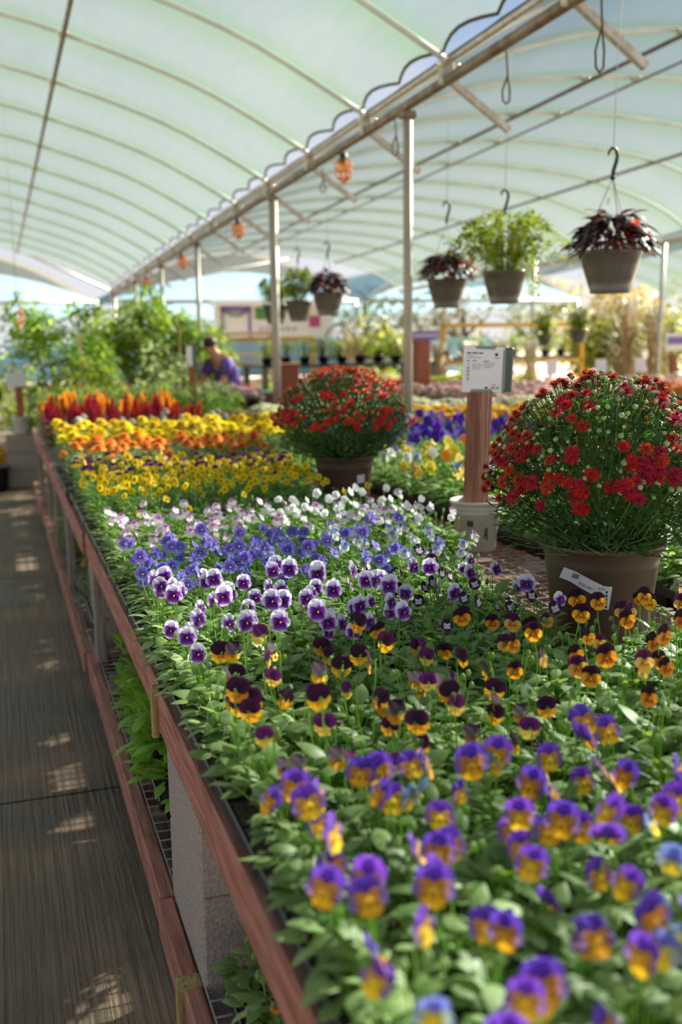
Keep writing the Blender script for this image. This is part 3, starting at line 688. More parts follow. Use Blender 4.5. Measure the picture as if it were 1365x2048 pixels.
# trays over the front of the bench: rows along Y
TY = [.40+.285*i for i in range(0, 24)]
C1 = (.285, .785); 
tl = 'black tray of %s, %s'
def tray_rows(rows, cols, what, z=BZ+.005):
    for i in rows:
        for (a, b, nx, wtxt) in cols:
            if not (seen((a, TY[i], z), 60, 60) or seen((b, TY[i], z), 60, 60) or seen(((a+b)/2, TY[i]+.27, z), 60, 60)): continue
            tray(a, b, TY[i], TY[i]+.272, nx, 3, z, tl % (what, wtxt + ', %s row' % ordn[i]))
tray_rows((0, 1, 2), ((.285, .785, 5, 'by the rail'), (.80, 1.30, 5, 'second from the rail')), 'purple and gold violas')
tray_rows((3, 4), ((.285, .785, 5, 'by the rail'),), 'maroon and yellow violas')
tray_rows((3, 4), ((.80, 1.30, 5, 'second from the rail'), (1.315, 1.815, 5, 'beside the big red mum')), 'orange and maroon violas')
tray_rows((5, 6), ((.285, .785, 5, 'by the rail'),), 'white and purple violas')
tray_rows((5, 6), ((.80, 1.14, 4, 'second from the rail'),), 'white faced dark violas')
tray_rows((7, 8), ((.285, .785, 5, 'by the rail'),), 'lavender blue violas')
tray_rows((7, 8), ((.80, 1.26, 5, 'second from the rail'),), 'blue and white violas')
tray_rows((9, 10), ((.285, .785, 5, 'by the rail'), (.80, 1.40, 6, 'second from the rail')), 'pink and white violas')
tray_rows((11, 12, 13), ((.285, .785, 5, 'by the rail'), (.80, 1.30, 5, 'second from the rail')), 'yellow violas')
tray_rows((14, 15), ((.285, .785, 5, 'by the rail'), (.80, 1.30, 5, 'second from the rail')), 'maroon and yellow violas')
tray_rows((16, 17, 18, 19), ((.27, .785, 5, 'by the rail'), (.80, 1.30, 5, 'second from the rail')), 'marigolds')

V = viola_zone; BED = []
V(.29, 1.30, .40, 1.235, ['PY', 'PY', 'PY', 'PY', 'PY', 'PB'], 2.6, 'purple and gold viola nearest the camera', 'purple and gold violas at the near end', 'wild', 0, .85, seed=11, hs=1.0, fs=.98)
V(.29, .79, 1.255, 1.81, ['MY', 'MY', 'MV'], 2.1, 'nodding maroon and yellow viola by the rail', 'maroon and yellow violas behind the purple and gold ones', 'back', PI, .95, seed=12)
V(.80, 1.80, 1.255, 1.84, ['OM', 'OM', 'OP'], 1.35, 'orange and maroon viola before the big mum', 'orange and maroon violas in front of the big mum', 'front', 0, .45, seed=13, hs=1.12)
V(.29, .80, 1.83, 2.39, ['WP'], 1.8, 'white edged deep purple viola', 'white and deep purple violas', 'front', .1, .5, seed=14, hs=1.08)
V(.80, 1.15, 1.86, 2.39, ['DW', 'DW', 'DW', 'WP'], 1.7, 'small dark viola with a white face', 'dark purple white faced violas', 'front', .2, .5, seed=15, hs=1.0)
V(.30, .80, 2.40, 2.95, ['BL'], 3.0, 'lavender blue viola', 'lavender blue violas', 'face', 0, .5, seed=16)
V(.80, 1.20, 2.40, 2.95, ['BW', 'BW', 'BW', 'BL'], 2.4, 'blue and white viola by the white pot', 'blue and white violas', 'face', 0, .5, seed=17)
V(.30, .80, 2.97, 3.52, ['PW'], 3.6, 'pink and white viola near the rail', 'pink and white violas by the front rail', 'face', 0, .5, seed=18)
V(.80, 1.40, 2.97, 3.52, ['PW', 'PW', 'WH', 'WH'], 2.8, 'pale pink or white viola, off the rail', 'pale pink and white violas by the pot', 'face', 0, .5, seed=19)
V(.30, 1.32, 3.53, 3.92, ['YF'], .12, 'leafy green viola with hardly any bloom in front of the yellow violas', 'leafy violas hardly in bloom', 'face', 0, .5, seed=20, fol=FOLF, bed=BED)
V(.30, 1.24, 3.92, 4.38, ['YF'], 3.1, 'bright yellow viola with a dark blotch behind the leafy ones', 'yellow violas with dark faces', 'face', 0, .5, seed=21, fol=FOLF, hs=1.05, bed=BED)
V(.30, 1.30, 4.39, 4.93, ['YM', 'YM', 'YF'], 3.2, 'yellow viola with maroon upper petals in front of the orange marigolds', 'yellow and maroon violas', 'face', 0, .6, seed=22, fol=FOLF, hs=1.1, bed=BED)
mb = MB()
for me, Mx, isf in BED:
    b = len(mb.v); src = me.color_attributes.get('Col'); mb.v += [tuple(Mx @ v.co) for v in me.vertices]
    mb.c += [tuple(c.color)[:3] for c in src.data] if src else [(.999, 1, 1)]*len(me.vertices)
    for p in me.polygons: mb.f.append(tuple(b+i for i in p.vertices)); mb.m.append(0 if isf else (1 if 'stem' in me.name else 2+p.material_index)); mb.sm.append(True)
bed = ob('viola_bed', mb.mesh('viola_bed', ['petal', 'stem', 'leaf', 'leaf_b', 'stem'])); tag(bed, 'bed of yellow, and yellow and maroon violas between pink violas and orange marigolds', 'flowering plants', None, 'stuff')

# ---------------------------------------------------------------- marigolds, celosia, cosmos
def marigold(c0, c1, seed, D=.062):
    rr = random.Random(seed); mb = MB(); h = .2
    mb.tube([(0, 0, 0), (.004, .003, h*.6), (0, 0, h-.012)], .0022, 1, 5); mb.ball((0, 0, h-.012), .011, 1, 8, 5, (1, 1, 1))
    a0, a1 = hx(c0), hx(c1)
    for ring in range(6):
        n = (18, 16, 14, 11, 8, 5)[ring]; r0 = D/2*(1-.16*ring); pit_ = -.1+.27*ring
        for k in range(n):
            a = 2*PI*k/n + ring*.5 + rr.uniform(-.1, .1); b = len(mb.v)
            mb.leaf((0, 0, h+ring*.0028-.006), a, r0*rr.uniform(.9, 1.05), D*.24, pit_, .5, .3, 0, 3, 'round')
            mb.c[b:] = [mixc(a0, a1, rr.random())]*(len(mb.v)-b)
    return mb.mesh('marigold_flower', ['petal', 'stem'])
MG = {'O': [marigold('#f68e18', '#ffb242', 1+i, .072) for i in range(2)], 'Y': [marigold('#fbd60a', '#fff02a', 11+i, .085) for i in range(2)]}
def marigold_fol(seed, H=.15):
    rr = random.Random(seed); mb = MB()
    for k in range(46):
        a = rr.uniform(0, 2*PI); h = rr.uniform(.02, H); r = rr.uniform(0, .035)
        mb.leaf((r*math.cos(a), r*math.sin(a), h), a+rr.uniform(-.5, .5), rr.uniform(.035, .06), .017, rr.uniform(-.1, .9), .8, .2, 0, 5, 'lobed')
    for k in range(4):
        a = rr.uniform(0, 2*PI); mb.tube([(0, 0, 0), (.03*math.cos(a), .03*math.sin(a), H)], .002, 1, 5)
    return mb.mesh('marigold_foliage', ['grey_leaf', 'stem'])
MF = [marigold_fol(i) for i in range(4)]
def zone_simple(x0, x1, y0, y1, sp, nfl, fl, fol, label, group, cat, nm, z=BZ+.063, seed=3, spread=.035, jz=.03, sc_=1.0, fname='flower', tilt=0.0, always=False):
    rr = random.Random(seed); nx = max(1, round((x1-x0)/sp)); ny = max(1, round((y1-y0)/sp))
    for j in range(ny):
        for i in range(nx):
            x = x0+(x1-x0)*(i+.5)/nx+rr.uniform(-.12, .12)*sp; y = y0+(y1-y0)*(j+.5)/ny+rr.uniform(-.12, .12)*sp
            if not seen((x, y, z+.12), 60, 60): continue
            t = thing(nm, '%s, %s from the left in its %s row' % (label, ordn[i % 20], ordn[j % 20]), cat, (x, y, z), 0, group)
            ob('foliage', rr.choice(fol), t, (0, 0, 0), rr.uniform(0, 6.28), sc_*rr.uniform(.9, 1.15))
            c = int(nfl)+(rr.random() < nfl-int(nfl))
            for _ in range(c):
                a = rr.uniform(0, 6.28); r_ = spread*math.sqrt(rr.random())
                ob(fname, rr.choice(fl), t, (r_*math.cos(a), r_*math.sin(a), rr.uniform(-jz, jz*.4)), (tilt+rr.uniform(-.12, .2), rr.uniform(-.15, .15), rr.uniform(0, 6.28) if not tilt else 0), sc_*rr.uniform(.8, 1.15))
zone_simple(.30, 1.28, 4.97, 5.50, .115, 1.9, MG['O'], MF, 'orange marigold', 'orange marigolds', 'flowering plant', 'marigold_plant', seed=5, spread=.05)
zone_simple(.30, 1.70, 5.55, 6.75, .125, 2.3, MG['Y'], MF, 'yellow marigold', 'yellow marigolds', 'flowering plant', 'marigold_plant', seed=6, spread=.055)
zone_simple(.33, 1.5, 6.8, 7.2, .13, 1.0, [marigold('#e8e4dc', '#f6f2ee', 31)], MF, 'small white flower behind the marigolds', 'white flowered bedding plants', 'flowering plant', 'bedding_plant', seed=8)

def plume(cols, seed):
    rr = random.Random(seed); mb = MB(); h0, H = .15, .15; c = [hx(q) for q in cols]
    mb.tube([(0, 0, 0), (.003, 0, h0+.02)], .003, 1, 5)
    for k in range(70):
        u = (k+.5)/70; r = .026*(1-u)**.7*(.35+min(1, u*5)*.65); a = k*2.4
        b = len(mb.v); mb.leaf((r*.3*math.cos(a), r*.3*math.sin(a), h0+H*u*.92), a, r*1.2+.006, .012, .9, .3, .3, 0, 2, 'round')
        mb.c[b:] = [mixc(c[0], c[1], rr.random())]*(len(mb.v)-b)
    b = len(mb.v); mb.ball((0, 0, h0+H*.42), .014, 0, 7, 6, (1, 1, 4.2)); mb.c[b:] = [c[0]]*(len(mb.v)-b)
    return mb.mesh('celosia_plume', ['petal', 'stem'])
CR = [plume(('#a01028', '#cc1f34'), i) for i in range(3)]; CY = [plume(('#e08a10', '#f6b71c'), 10+i) for i in range(3)]
M['cel_leaf'] = leaf_mat('celosia_leaf', '#4a2030', '#7c4a40', '#8a3a30', trans=.3)
def simple_fol(name, n, H, R, L, W, mt, shape='lance', seed=0, stem=True, pitch=(-.1, 1.0)):
    rr = random.Random(seed); mb = MB()
    for k in range(n):
        a = rr.uniform(0, 6.28); q = rr.random(); h = rr.uniform(.1, 1)*H; r = R*math.sqrt(q)
        l_ = L*rr.uniform(.7, 1.2); mb.leaf((r*math.cos(a), r*math.sin(a), h), a+rr.uniform(-.8, .8), l_, l_*W, rr.uniform(*pitch), rr.uniform(.5, 1.2), .2, 0, 4, shape)
    if stem:
        for k in range(5):
            a = rr.uniform(0, 6.28); mb.tube([(0, 0, 0), (R*.6*math.cos(a), R*.6*math.sin(a), H*.9)], .003, 1, 5)
    return mb.mesh(name, [mt, 'stem'])
CF = [simple_fol('celosia_foliage', 40, .17, .05, .07, .3, 'cel_leaf', seed=i) for i in range(3)]
zone_simple(.27, 1.32, 7.0, 7.6, .14, 2.4, CR, CF, 'red plumed celosia', 'red celosias', 'flowering plant', 'celosia_plant', seed=15, spread=.05, jz=.06, fname='plume', sc_=1.0)
zone_simple(.27, 1.30, 7.62, 8.3, .15, 2.4, CY+CR[:1], CF, 'tall orange plumed celosia', 'orange celosias', 'flowering plant', 'celosia_plant', seed=16, spread=.05, jz=.07, fname='plume', sc_=1.05)
def daisy(c0, c1, D, seed, n=9, h=.24, lay=1, cen='#e8b020', w_=.42):
    rr = random.Random(seed); mb = MB(); mb.tube([(0, 0, 0), (.006, .004, h*.6), (0, 0, h-.004)], .0018, 1, 5)
    a0, a1 = hx(c0), hx(c1)
    for l in range(lay):
        for k in range(n):
            a = 2*PI*(k+.5*l)/n+rr.uniform(-.1, .1); b = len(mb.v)
            mb.leaf((0, 0, h+l*.003), a, D/2*(1-.18*l)*rr.uniform(.88, 1.05), D*w_*(1-.1*l), .15+.35*l, .3, .15, 0, 3, 'strap')
            mb.c[b:] = [mixc(a0, a1, rr.random())]*(len(mb.v)-b)
    b = len(mb.v); mb.ball((0, 0, h+.004), D*.10, 0, 7, 4, (1, 1, .6)); mb.c[b:] = [hx(cen)]*(len(mb.v)-b)
    return mb.mesh('daisy_flower', ['petal', 'stem'])
COS = [daisy('#b02a6e', '#c8388a', .07, 1, 8), daisy('#8e1f4a', '#a82a5a', .06, 2, 10), daisy('#a02030', '#c02c34', .06, 3, 12), daisy('#c8388a', '#d860a4', .075, 4, 8)]
ZF = [simple_fol('cosmos_foliage', 60, .24, .07, .08, .22, 'shrub_d', seed=20+i) for i in range(3)]
zone_simple(.27, 2.0, 8.4, 9.6, .21, 2.4, COS, ZF, 'magenta or red daisy behind the celosias', 'magenta and red daisies', 'flowering plant', 'cosmos_plant', seed=17, spread=.1, jz=.06, z=BZ+.13)
tag_w = one

# ---------------------------------------------------------------- trays right of the gap: pansies
for i in range(11):
    y0 = 2.05+.56*i; nm = ordn[i]
    for (a, b, txt) in ((1.70, 1.98, 'inner'), (2.0, 2.28, 'outer')):
        if seen((a, y0, BZ), 60, 60) or seen((a, y0+.5, BZ), 60, 60) or seen((b, y0+.5, BZ+.1), 60, 60):
            if not (txt == 'outer' and False): tray(a, b, y0, y0+.54, 3, 6, BZ+.005, 'black tray on the right of the bench, %s column, %s from the near end' % (txt, nm))
for i, (x0, y0) in enumerate(((1.40, 4.55), (1.40, 5.15), (1.40, 5.8))):
    pass
V(1.70, 2.28, 2.1, 3.3, ['BWt', 'BYe', 'BLa'], .55, 'large pansy behind the big mum', 'pansies behind the big mum', 'face', 0, .5, seed=30, sp=(.12, .12), psc=1.25, fol=FOLF, name='pansy_plant')
V(1.70, 2.28, 3.3, 4.1, ['BWt', 'BWt', 'BYe', 'BYe', 'BLa'], .95, 'white or yellow pansy behind the sign post', 'white and yellow pansies', 'face', 0, .5, seed=31, sp=(.12, .12), psc=1.35, fol=FOLF, hs=1.15, name='pansy_plant')
V(1.66, 2.3, 4.12, 5.0, ['BWt', 'BYe', 'BLa', 'BYe', 'BOr'], 1.1, 'mixed pansy farther along the right trays', 'mixed pansies farther back', 'face', 0, .5, seed=32, sp=(.13, .13), psc=1.35, fol=FOLF, hs=1.15, name='pansy_plant')
V(1.75, 3.0, 5.02, 6.3, ['BPu'], 1.5, 'deep purple pansy', 'deep purple pansies', 'face', 0, .5, seed=33, sp=(.14, .14), psc=1.35, fol=FOLF, hs=1.3, name='pansy_plant')
V(1.8, 3.0, 6.32, 6.9, ['BOr', 'BPu', 'BLa'], 1.2, 'peach or purple pansy behind the purple ones', 'peach and purple pansies', 'face', 0, .5, seed=34, sp=(.15, .15), psc=1.35, fol=FOLF, hs=1.2, name='pansy_plant')
# leafy bedding plants between the violas and the farther mum, and beside the celosia
LG = [simple_fol('leafy_foliage', 44, .16, .055, .07, .4, 'leaf', 'lobed', seed=40+i) for i in range(3)]
zone_simple(1.28, 1.62, 4.55, 5.2, .12, 0, [], LG, 'leafy plant beside the farther mum', 'leafy plants around the farther mum', 'potted plant', 'leafy_plant', seed=41, z=BZ+.06)

# ---------------------------------------------------------------- mums
def mum_flower(seed, D=.040, c=('#8c0a12', '#c41c20'), cen='#6c0a12'):
    rr = random.Random(seed); mb = MB(); a0, a1 = hx(c[0]), hx(c[1])
    for l in range(3):
        n = (15, 12, 8)[l]
        for k in range(n):
            a = 2*PI*(k+.5*l)/n+rr.uniform(-.1, .1); b = len(mb.v)
            mb.leaf((0, 0, l*.0015), a, D/2*(1-.2*l)*rr.uniform(.85, 1.05), D*.17, .12+.42*l, .35, .2, 0, 3, 'strap')
            mb.c[b:] = [mixc(a0, a1, rr.random())]*(len(mb.v)-b)
    b = len(mb.v); mb.ball((0, 0, .003), .004, 0, 6, 4); mb.c[b:] = [hx(cen)]*(len(mb.v)-b)
    mb.tube([(0, 0, 0), (0, 0, -.05)], .0013, 1, 4)
    return mb.mesh('mum_flower', ['petal', 'mum_stem'])
MFl = [mum_flower(i) for i in range(5)]; MFo = [mum_flower(10+i, .040, ('#b01818', '#dc3a20'), '#e08030') for i in range(4)]
def mum_bud(seed):
    rr = random.Random(seed); mb = MB(); r = rr.uniform(.0047, .0068)
    mb.lathe([(0, -r*.8), (r*.7, -r*.6), (r, 0), (r*.85, r*.45), (r*.45, r*.62), (0, r*.55)], n=9, mi=0)
    mb.tube([(0, 0, 0), (0, 0, -.06)], .0012, 1, 4); return mb
MBu = [mum_bud(i).mesh('mum_bud', ['bud', 'mum_stem']) for i in range(3)]
def brown_pot(t, R, H, label=None):
    mb = MB(); r = R
    prof = [(0, 0), (r*.70, 0), (r*.72, .005), (r*.88, H*.78), (r*.90, H*.80), (r*.885, H*.83), (r*.93, H*.93), (r*.945, H*.94), (r*1.0, H*.955), (r*1.0, H*.99), (r*.985, H), (r*.93, H), (r*.90, H*.96), (r*.86, H*.9), (0, H*.9)]
    mb.lathe(prof, n=56); return ob('pot', mb.mesh('pot', ['potbrown']), t)
def build_mum(loc, R, H, DR, DZ, cz, label, nf, nb, seed, fset, redfrac, cat='potted mum'):
    rr = random.Random(seed); t = thing('potted_mum', label, cat, loc)
    brown_pot(t, R, H)
    mb = MB(); base = Vector((0, 0, H*.95)); nb0 = 0
    def dome(theta, phi, k=1.0): return Vector((DR*k*math.sin(theta)*math.cos(phi), DR*k*math.sin(theta)*math.sin(phi), cz-loc[2]+DZ*k*math.cos(theta)))
    for i in range(420):
        th = math.acos(rr.uniform(-.5, 1)); ph = rr.uniform(0, 2*PI); p = dome(th, ph, rr.uniform(.88, .99))
        b = base+Vector((rr.uniform(-.05, .05), rr.uniform(-.05, .05), 0)); mid = b.lerp(p, .5)+Vector((p.x*.15, p.y*.15, -.01))
        mb.tube([b.lerp(mid, .5), mid, p], [.0022, .0018, .0012], 1, 4, cap=False)
    for i in range(4200):
        th = math.acos(rr.uniform(-.5, 1)); ph = rr.uniform(0, 2*PI); k = rr.uniform(.55, .96)**.7; p = dome(th, ph, k)
        L = rr.uniform(.018, .036); mb.leaf(p, ph+rr.uniform(-1, 1), L, L*.55, rr.uniform(-.4, 1.0), .7, .2, 0, 4, 'lobed')
    for i in range(380):   # skirt over the rim
        ph = rr.uniform(0, 2*PI); r_ = R*rr.uniform(.5, 1.0); L = rr.uniform(.03, .045)
        mb.leaf((r_*.93*math.cos(ph), r_*.93*math.sin(ph), H+rr.uniform(.0, .06)), ph+rr.uniform(-.6, .6), L, L*.5, rr.uniform(-.2, .7), .9, .2, 0, 4, 'lobed')
    ob('foliage', mb.mesh('foliage', ['mum_leaf', 'mum_stem']), t)
    def spots(n, zmin, s2):
        r2 = random.Random(s2); L = []; tries = 0
        while len(L) < n and tries < n*40:
            tries += 1
            th = math.acos(r2.uniform(zmin, 1)); ph = r2.uniform(0, 2*PI)
            cl = noise.noise(Vector((math.sin(th)*math.cos(ph), math.sin(th)*math.sin(ph), math.cos(th)))*2.6+Vector((s2, 0, 0)))
            if cl < -.12+.2*r2.random() and zmin < .5 and s2 % 2: continue
            p = dome(th, ph, r2.uniform(.97, 1.05)); nn = Vector((p.x/DR/DR, p.y/DR/DR, (p.z-cz+loc[2])/DZ/DZ)).normalized()
            L.append((p, (nn+Vector((0, 0, .35))).normalized()))
        front = lambda q: (q[0].x*loc[0]+q[0].y*loc[1])/math.hypot(loc[0], loc[1])-q[0].z*.2
        return sorted(L, key=front)
    for nm, sp_, meshes in (('flower', spots(nf, redfrac, seed*2+1), fset), ('bud', spots(nb, .05, seed*2+4), MBu)):
        for p, nn in sp_[:100]:
            e = nn.to_track_quat('Z', 'Y').to_euler(); ob(nm, rr.choice(meshes), t, p, (e.x+rr.uniform(-.3, .3), e.y+rr.uniform(-.3, .3), e.z), rr.uniform(.75, 1.15))
        rest = sp_[100:]
        if rest:
            mb = MB(); src = meshes[0]; cols = [tuple(c.color)[:3] for c in src.color_attributes['Col'].data] if 'Col' in src.color_attributes else None
            vv = [v.co.copy() for v in src.vertices]; ff = [tuple(p_.vertices) for p_ in src.polygons]; mi = [p_.material_index for p_ in src.polygons]
            for p, nn in rest:
                Mx = Matrix.Translation(p) @ nn.to_track_quat('Z', 'Y').to_matrix().to_4x4() @ Matrix.Rotation(rr.uniform(0, 6), 4, 'Z'); b = len(mb.v)
                mb.v += [tuple(Mx @ v) for v in vv]; mb.c += cols or [(1, 1, 1)]*len(vv)
                mb.f += [tuple(b+i for i in f) for f in ff]; mb.m += mi; mb.sm += [True]*len(ff)
            o = ob(nm+'_mass', mb.mesh(nm+'_mass', [mm for mm in src.materials]), t); o['kind'] = 'stuff'
    return t
mum = build_mum((1.345, 2.09, BZ+.008), .150, .265, .268, .262, 1.145, 'big red flowering mum with many green buds in a brown pot nearest the camera', 330, 330, 5, MFl, -.05)
mum2 = build_mum((1.43, 4.28, BZ+.008), .142, .245, .30, .24, 1.14, 'farther red flowering mum in a brown pot beside the steel post', 300, 150, 8, MFo, .0)
# price label on the big pot: strip and barcode tag wrapped on the pot side
def pot_label(parent, pts, wdt, nm, R_, H_, extras=()):
    pass
def on_pot(phi, z, off=.0015, R=.150, H=.265):
    r = R*(.72+(.88-.72)*(z/(H*.78))) + off; return Vector((r*math.cos(phi), r*math.sin(phi), z))
def patch(mb, phi0, z0, du, dv, ang, mi=0, off=.0015, nu=10, curl=0, R=.15, H=.265):
    """rectangle du x dv (metres) rotated by ang, centred at (phi0, z0), bent onto the pot"""
    vs = []; 
    for j in (0, 1):
        for i in range(nu+1):
            u = (i/nu-.5)*du; v = (j-.5)*dv; uu = u*math.cos(ang)-v*math.sin(ang); vv = u*math.sin(ang)+v*math.cos(ang)
            o = off + (curl*max(0, .25-i/nu)*4 if curl else 0)
            r = R*.82; vs.append(on_pot(phi0+uu/r, z0+vv, o, R, H))
    mb.add(vs, [(i, i+1, nu+2+i, nu+1+i) for i in range(nu)], mi, smooth=False)
ph0 = math.atan2(-2.09, -1.345)-.17
t = thing('price_label', 'white price strip and barcode tag stuck to the big brown pot', 'label', (1.345, 2.09, BZ+.008))
mb = MB(); patch(mb, ph0-.16, .187, .086, .030, -.46, 0, .002, curl=.014); ob('price_strip', mb.mesh('price_strip', ['paper']), t)
mb = MB(); patch(mb, ph0+.20, .153, .036, .056, -.10, 0, .004); ob('barcode_tag', mb.mesh('barcode_tag', ['paper']), t)
mb = MB()
for k in range(12): patch(mb, ph0+.185, .133+k*.0026, .017, .0009+.0009*(k % 3 == 0), -.1, 0, .0048, 2)
for k in range(5): patch(mb, ph0+.275, .130+k*.009, .0035, .006, -.1, 0, .0048, 2)
for k in range(4): patch(mb, ph0+.10, .133+k*.009, .0022, .006, -.1, 0, .0048, 2)
for k in range(3): patch(mb, ph0+.185, .171+k*.0024, .016, .0007, -.1, 0, .0048, 2)
for k in range(7): patch(mb, ph0-.30+k*.016, .201-k*.0004, .0012, .012, -.46, 0, .0075, 2)
ob('printing', mb.mesh('printing', ['ink']), t)
def text_mesh(s, size, mt, ext=.0004):
    cu = bpy.data.curves.new('lettering', 'FONT'); cu.body = s; cu.size = size; cu.extrude = ext; cu.align_x = 'LEFT'
    o = bpy.data.objects.new('lettering', cu); COL.objects.link(o); dg = bpy.context.evaluated_depsgraph_get()
    me = bpy.data.meshes.new_from_object(o.evaluated_get(dg)); me.materials.clear(); me.materials.append(M[mt]); bpy.data.objects.remove(o); return me
me = text_mesh('$26.99', .011, 'ink_l'); 
for v in me.vertices:
    u, q = v.co.x-.012, v.co.y; r = .15*.82; uu = u*math.cos(-.46)-q*math.sin(-.46); vv = u*math.sin(-.46)+q*math.cos(-.46)
    v.co = on_pot(ph0-.14+uu/r, .176+vv, .0035)
ob('price_lettering', me, t)
t = thing('price_label', 'small white square label on the pot of the farther mum', 'label', (1.43, 4.28, BZ+.008))
mb = MB(); patch(mb, math.atan2(-4.28, -1.43)+.62, .15, .038, .036, .08, 0, .003, R=.142, H=.245); ob('sticker', mb.mesh('sticker', ['paper']), t)

# ---------------------------------------------------------------- off white pot with timber post and sign
t = thing('sign_post', 'off white nursery pot holding a square red timber post with a white price sign', 'sign post', (1.58, 3.26, BZ+.008))
mb = MB(); R = .092
mb.lathe([(0, 0), (.068, 0), (.07, .004), (.0825, .135), (.0855, .137), (.084, .140), (.0865, .152), (.0885, .154), (.087, .157), (.089, .168), (.094, .170), (.0955, .176), (.093, .181), (.087, .180), (.084, .16), (.075, .06), (0, .055)], n=48)
ob('pot', mb.mesh('pot', ['potwhite']), t)
mb = MB(); mb.lathe([(0, .062), (.076, .062)], n=24); ob('gravel_fill', mb.mesh('gravel_fill', ['soil']), t)
mb = MB()
for k, (a0, z0, w0, h0) in enumerate(((-2.28, .105, .022, .02), (-1.55, .075, .010, .03), (-1.48, .055, .006, .022), (-1.62, .06, .006, .02))):
    vs = []
    for j in (0, 1):
        for i in range(7):
            a = a0+(i/6-.5)*w0/.08; r = .0694+(z0+(j-.5)*h0)*.0955+.0012; vs.append((r*math.cos(a), r*math.sin(a), z0+(j-.5)*h0))
    mb.add(vs, [(i, i+1, 8+i, 7+i) for i in range(6)], 0)
ob('green_print', mb.mesh('green_print', [mat('dark_green_print', '#34443c', rough=.7)]), t)
mb = MB(); L = .60; mb.box((0, 0, L/2), (.066, .066, L), 0, bevel=.004); post = ob('post', mb.mesh('post', ['stakewood']), t, (-.008, 0, .045), (0, .055, .42))
# sign holder on the post: local x to the right, facing the camera (-y)
sg = ob('sign', None, t, (.004, -.055, .638), (0, .045, -.30)); 
mb = MB(); mb.box((0, 0, 0), (.150, .012, .158), 0, bevel=.003); ob('backing', mb.mesh('backing', ['holder']), sg)
# hung parts live on the sign itself (thing > sign > piece)
def sign_plate():
    mb = MB(); w2, h2 = .078, .079; y = -.008
    out = [(-w2, -h2), (-.050, -h2), (-.046, -h2+.010), (.022, -h2+.012), (.030, -h2+.002), (.060, -h2+.001), (.058, -h2+.02), (.058, h2-.02), (.066, h2-.004), (.034, h2-.002), (.028, h2-.012), (-.034, h2-.011), (-.042, h2), (-w2, h2)]
    n = len(out); vs = [(x, y, z) for x, z in out]+[(x, y-.002, z) for x, z in out]
    mb.add(vs, [tuple(range(n)), tuple(range(2*n-1, n-1, -1))]+[(i, n+i, n+(i+1) % n, (i+1) % n) for i in range(n)], 0, smooth=False); return mb
ob('paper_face', sign_plate().mesh('paper_face', ['paper']), sg)
mb = MB(); mb.box((.081, .0, .0), (.026, .020, .150), 0, bevel=.003); ob('side_channel', mb.mesh('side_channel', ['holder_d']), sg)
mb = MB(); mb.box((.064, -.010, .0), (.010, .004, .140), 0, bevel=.0015); ob('clip_rail', mb.mesh('clip_rail', ['holder']), sg)
me = text_mesh('$5.25', .0125, 'ink'); ob('price_lettering', me, sg, (.022, -.0104, -.066), (PI/2, 0, 0))
mb = MB(); rr = random.Random(2)
def bar(x, z, w_, h_, mi=0): mb.box((x+w_/2, -.0106, z), (w_, .0006, h_), mi)
for x, w_ in ((-.066, .014), (-.048, .019), (-.026, .016)): bar(x, .054, w_, .0042)
bar(.000, -.0625, .011, .006); bar(.026, -.051, .010, .002)
for z, w_ in ((.028, .007), (.004, .009), (-.008, .009), (-.020, .009), (-.033, .009)): bar(-.064, z, w_, .0032)
bar(-.046, .028, .014, .0026); bar(-.008, .027, .018, .0026)
for a in range(5):
    an = .5+a*.35; p = Vector((.034+.008*math.cos(an), -.0106, .047+.008*math.sin(an))); mb.leaf((.036, -.0108, .045), 0, .001, .001, 0, mi=0); mb.tube([Vector((.033, -.0108, .043)).lerp(p, .3), p], .0014, 0, 5)
mb.tube([(.030, -.0108, .040), (.040, -.0108, .038), (.046, -.0108, .041)], .001, 0, 5)
ob('dark_printing', mb.mesh('dark_printing', ['ink']), sg)
mb = MB()
bar(-.066, .046, .022, .0018); bar(-.066, .039, .048, .002)
for z, w_ in ((.015, .032), (.008, .030), (.001, .026)): bar(-.046, z, w_, .002)
for z, w_ in ((.020, .040), (.013, .037), (.006, .028)): bar(-.008, z, w_, .002)
for z in (.020, .014, -.0025, -.0145, -.027, -.039): bar(-.063, z, .007, .0018)
ob('grey_printing', mb.mesh('grey_printing', ['ink_l']), sg)

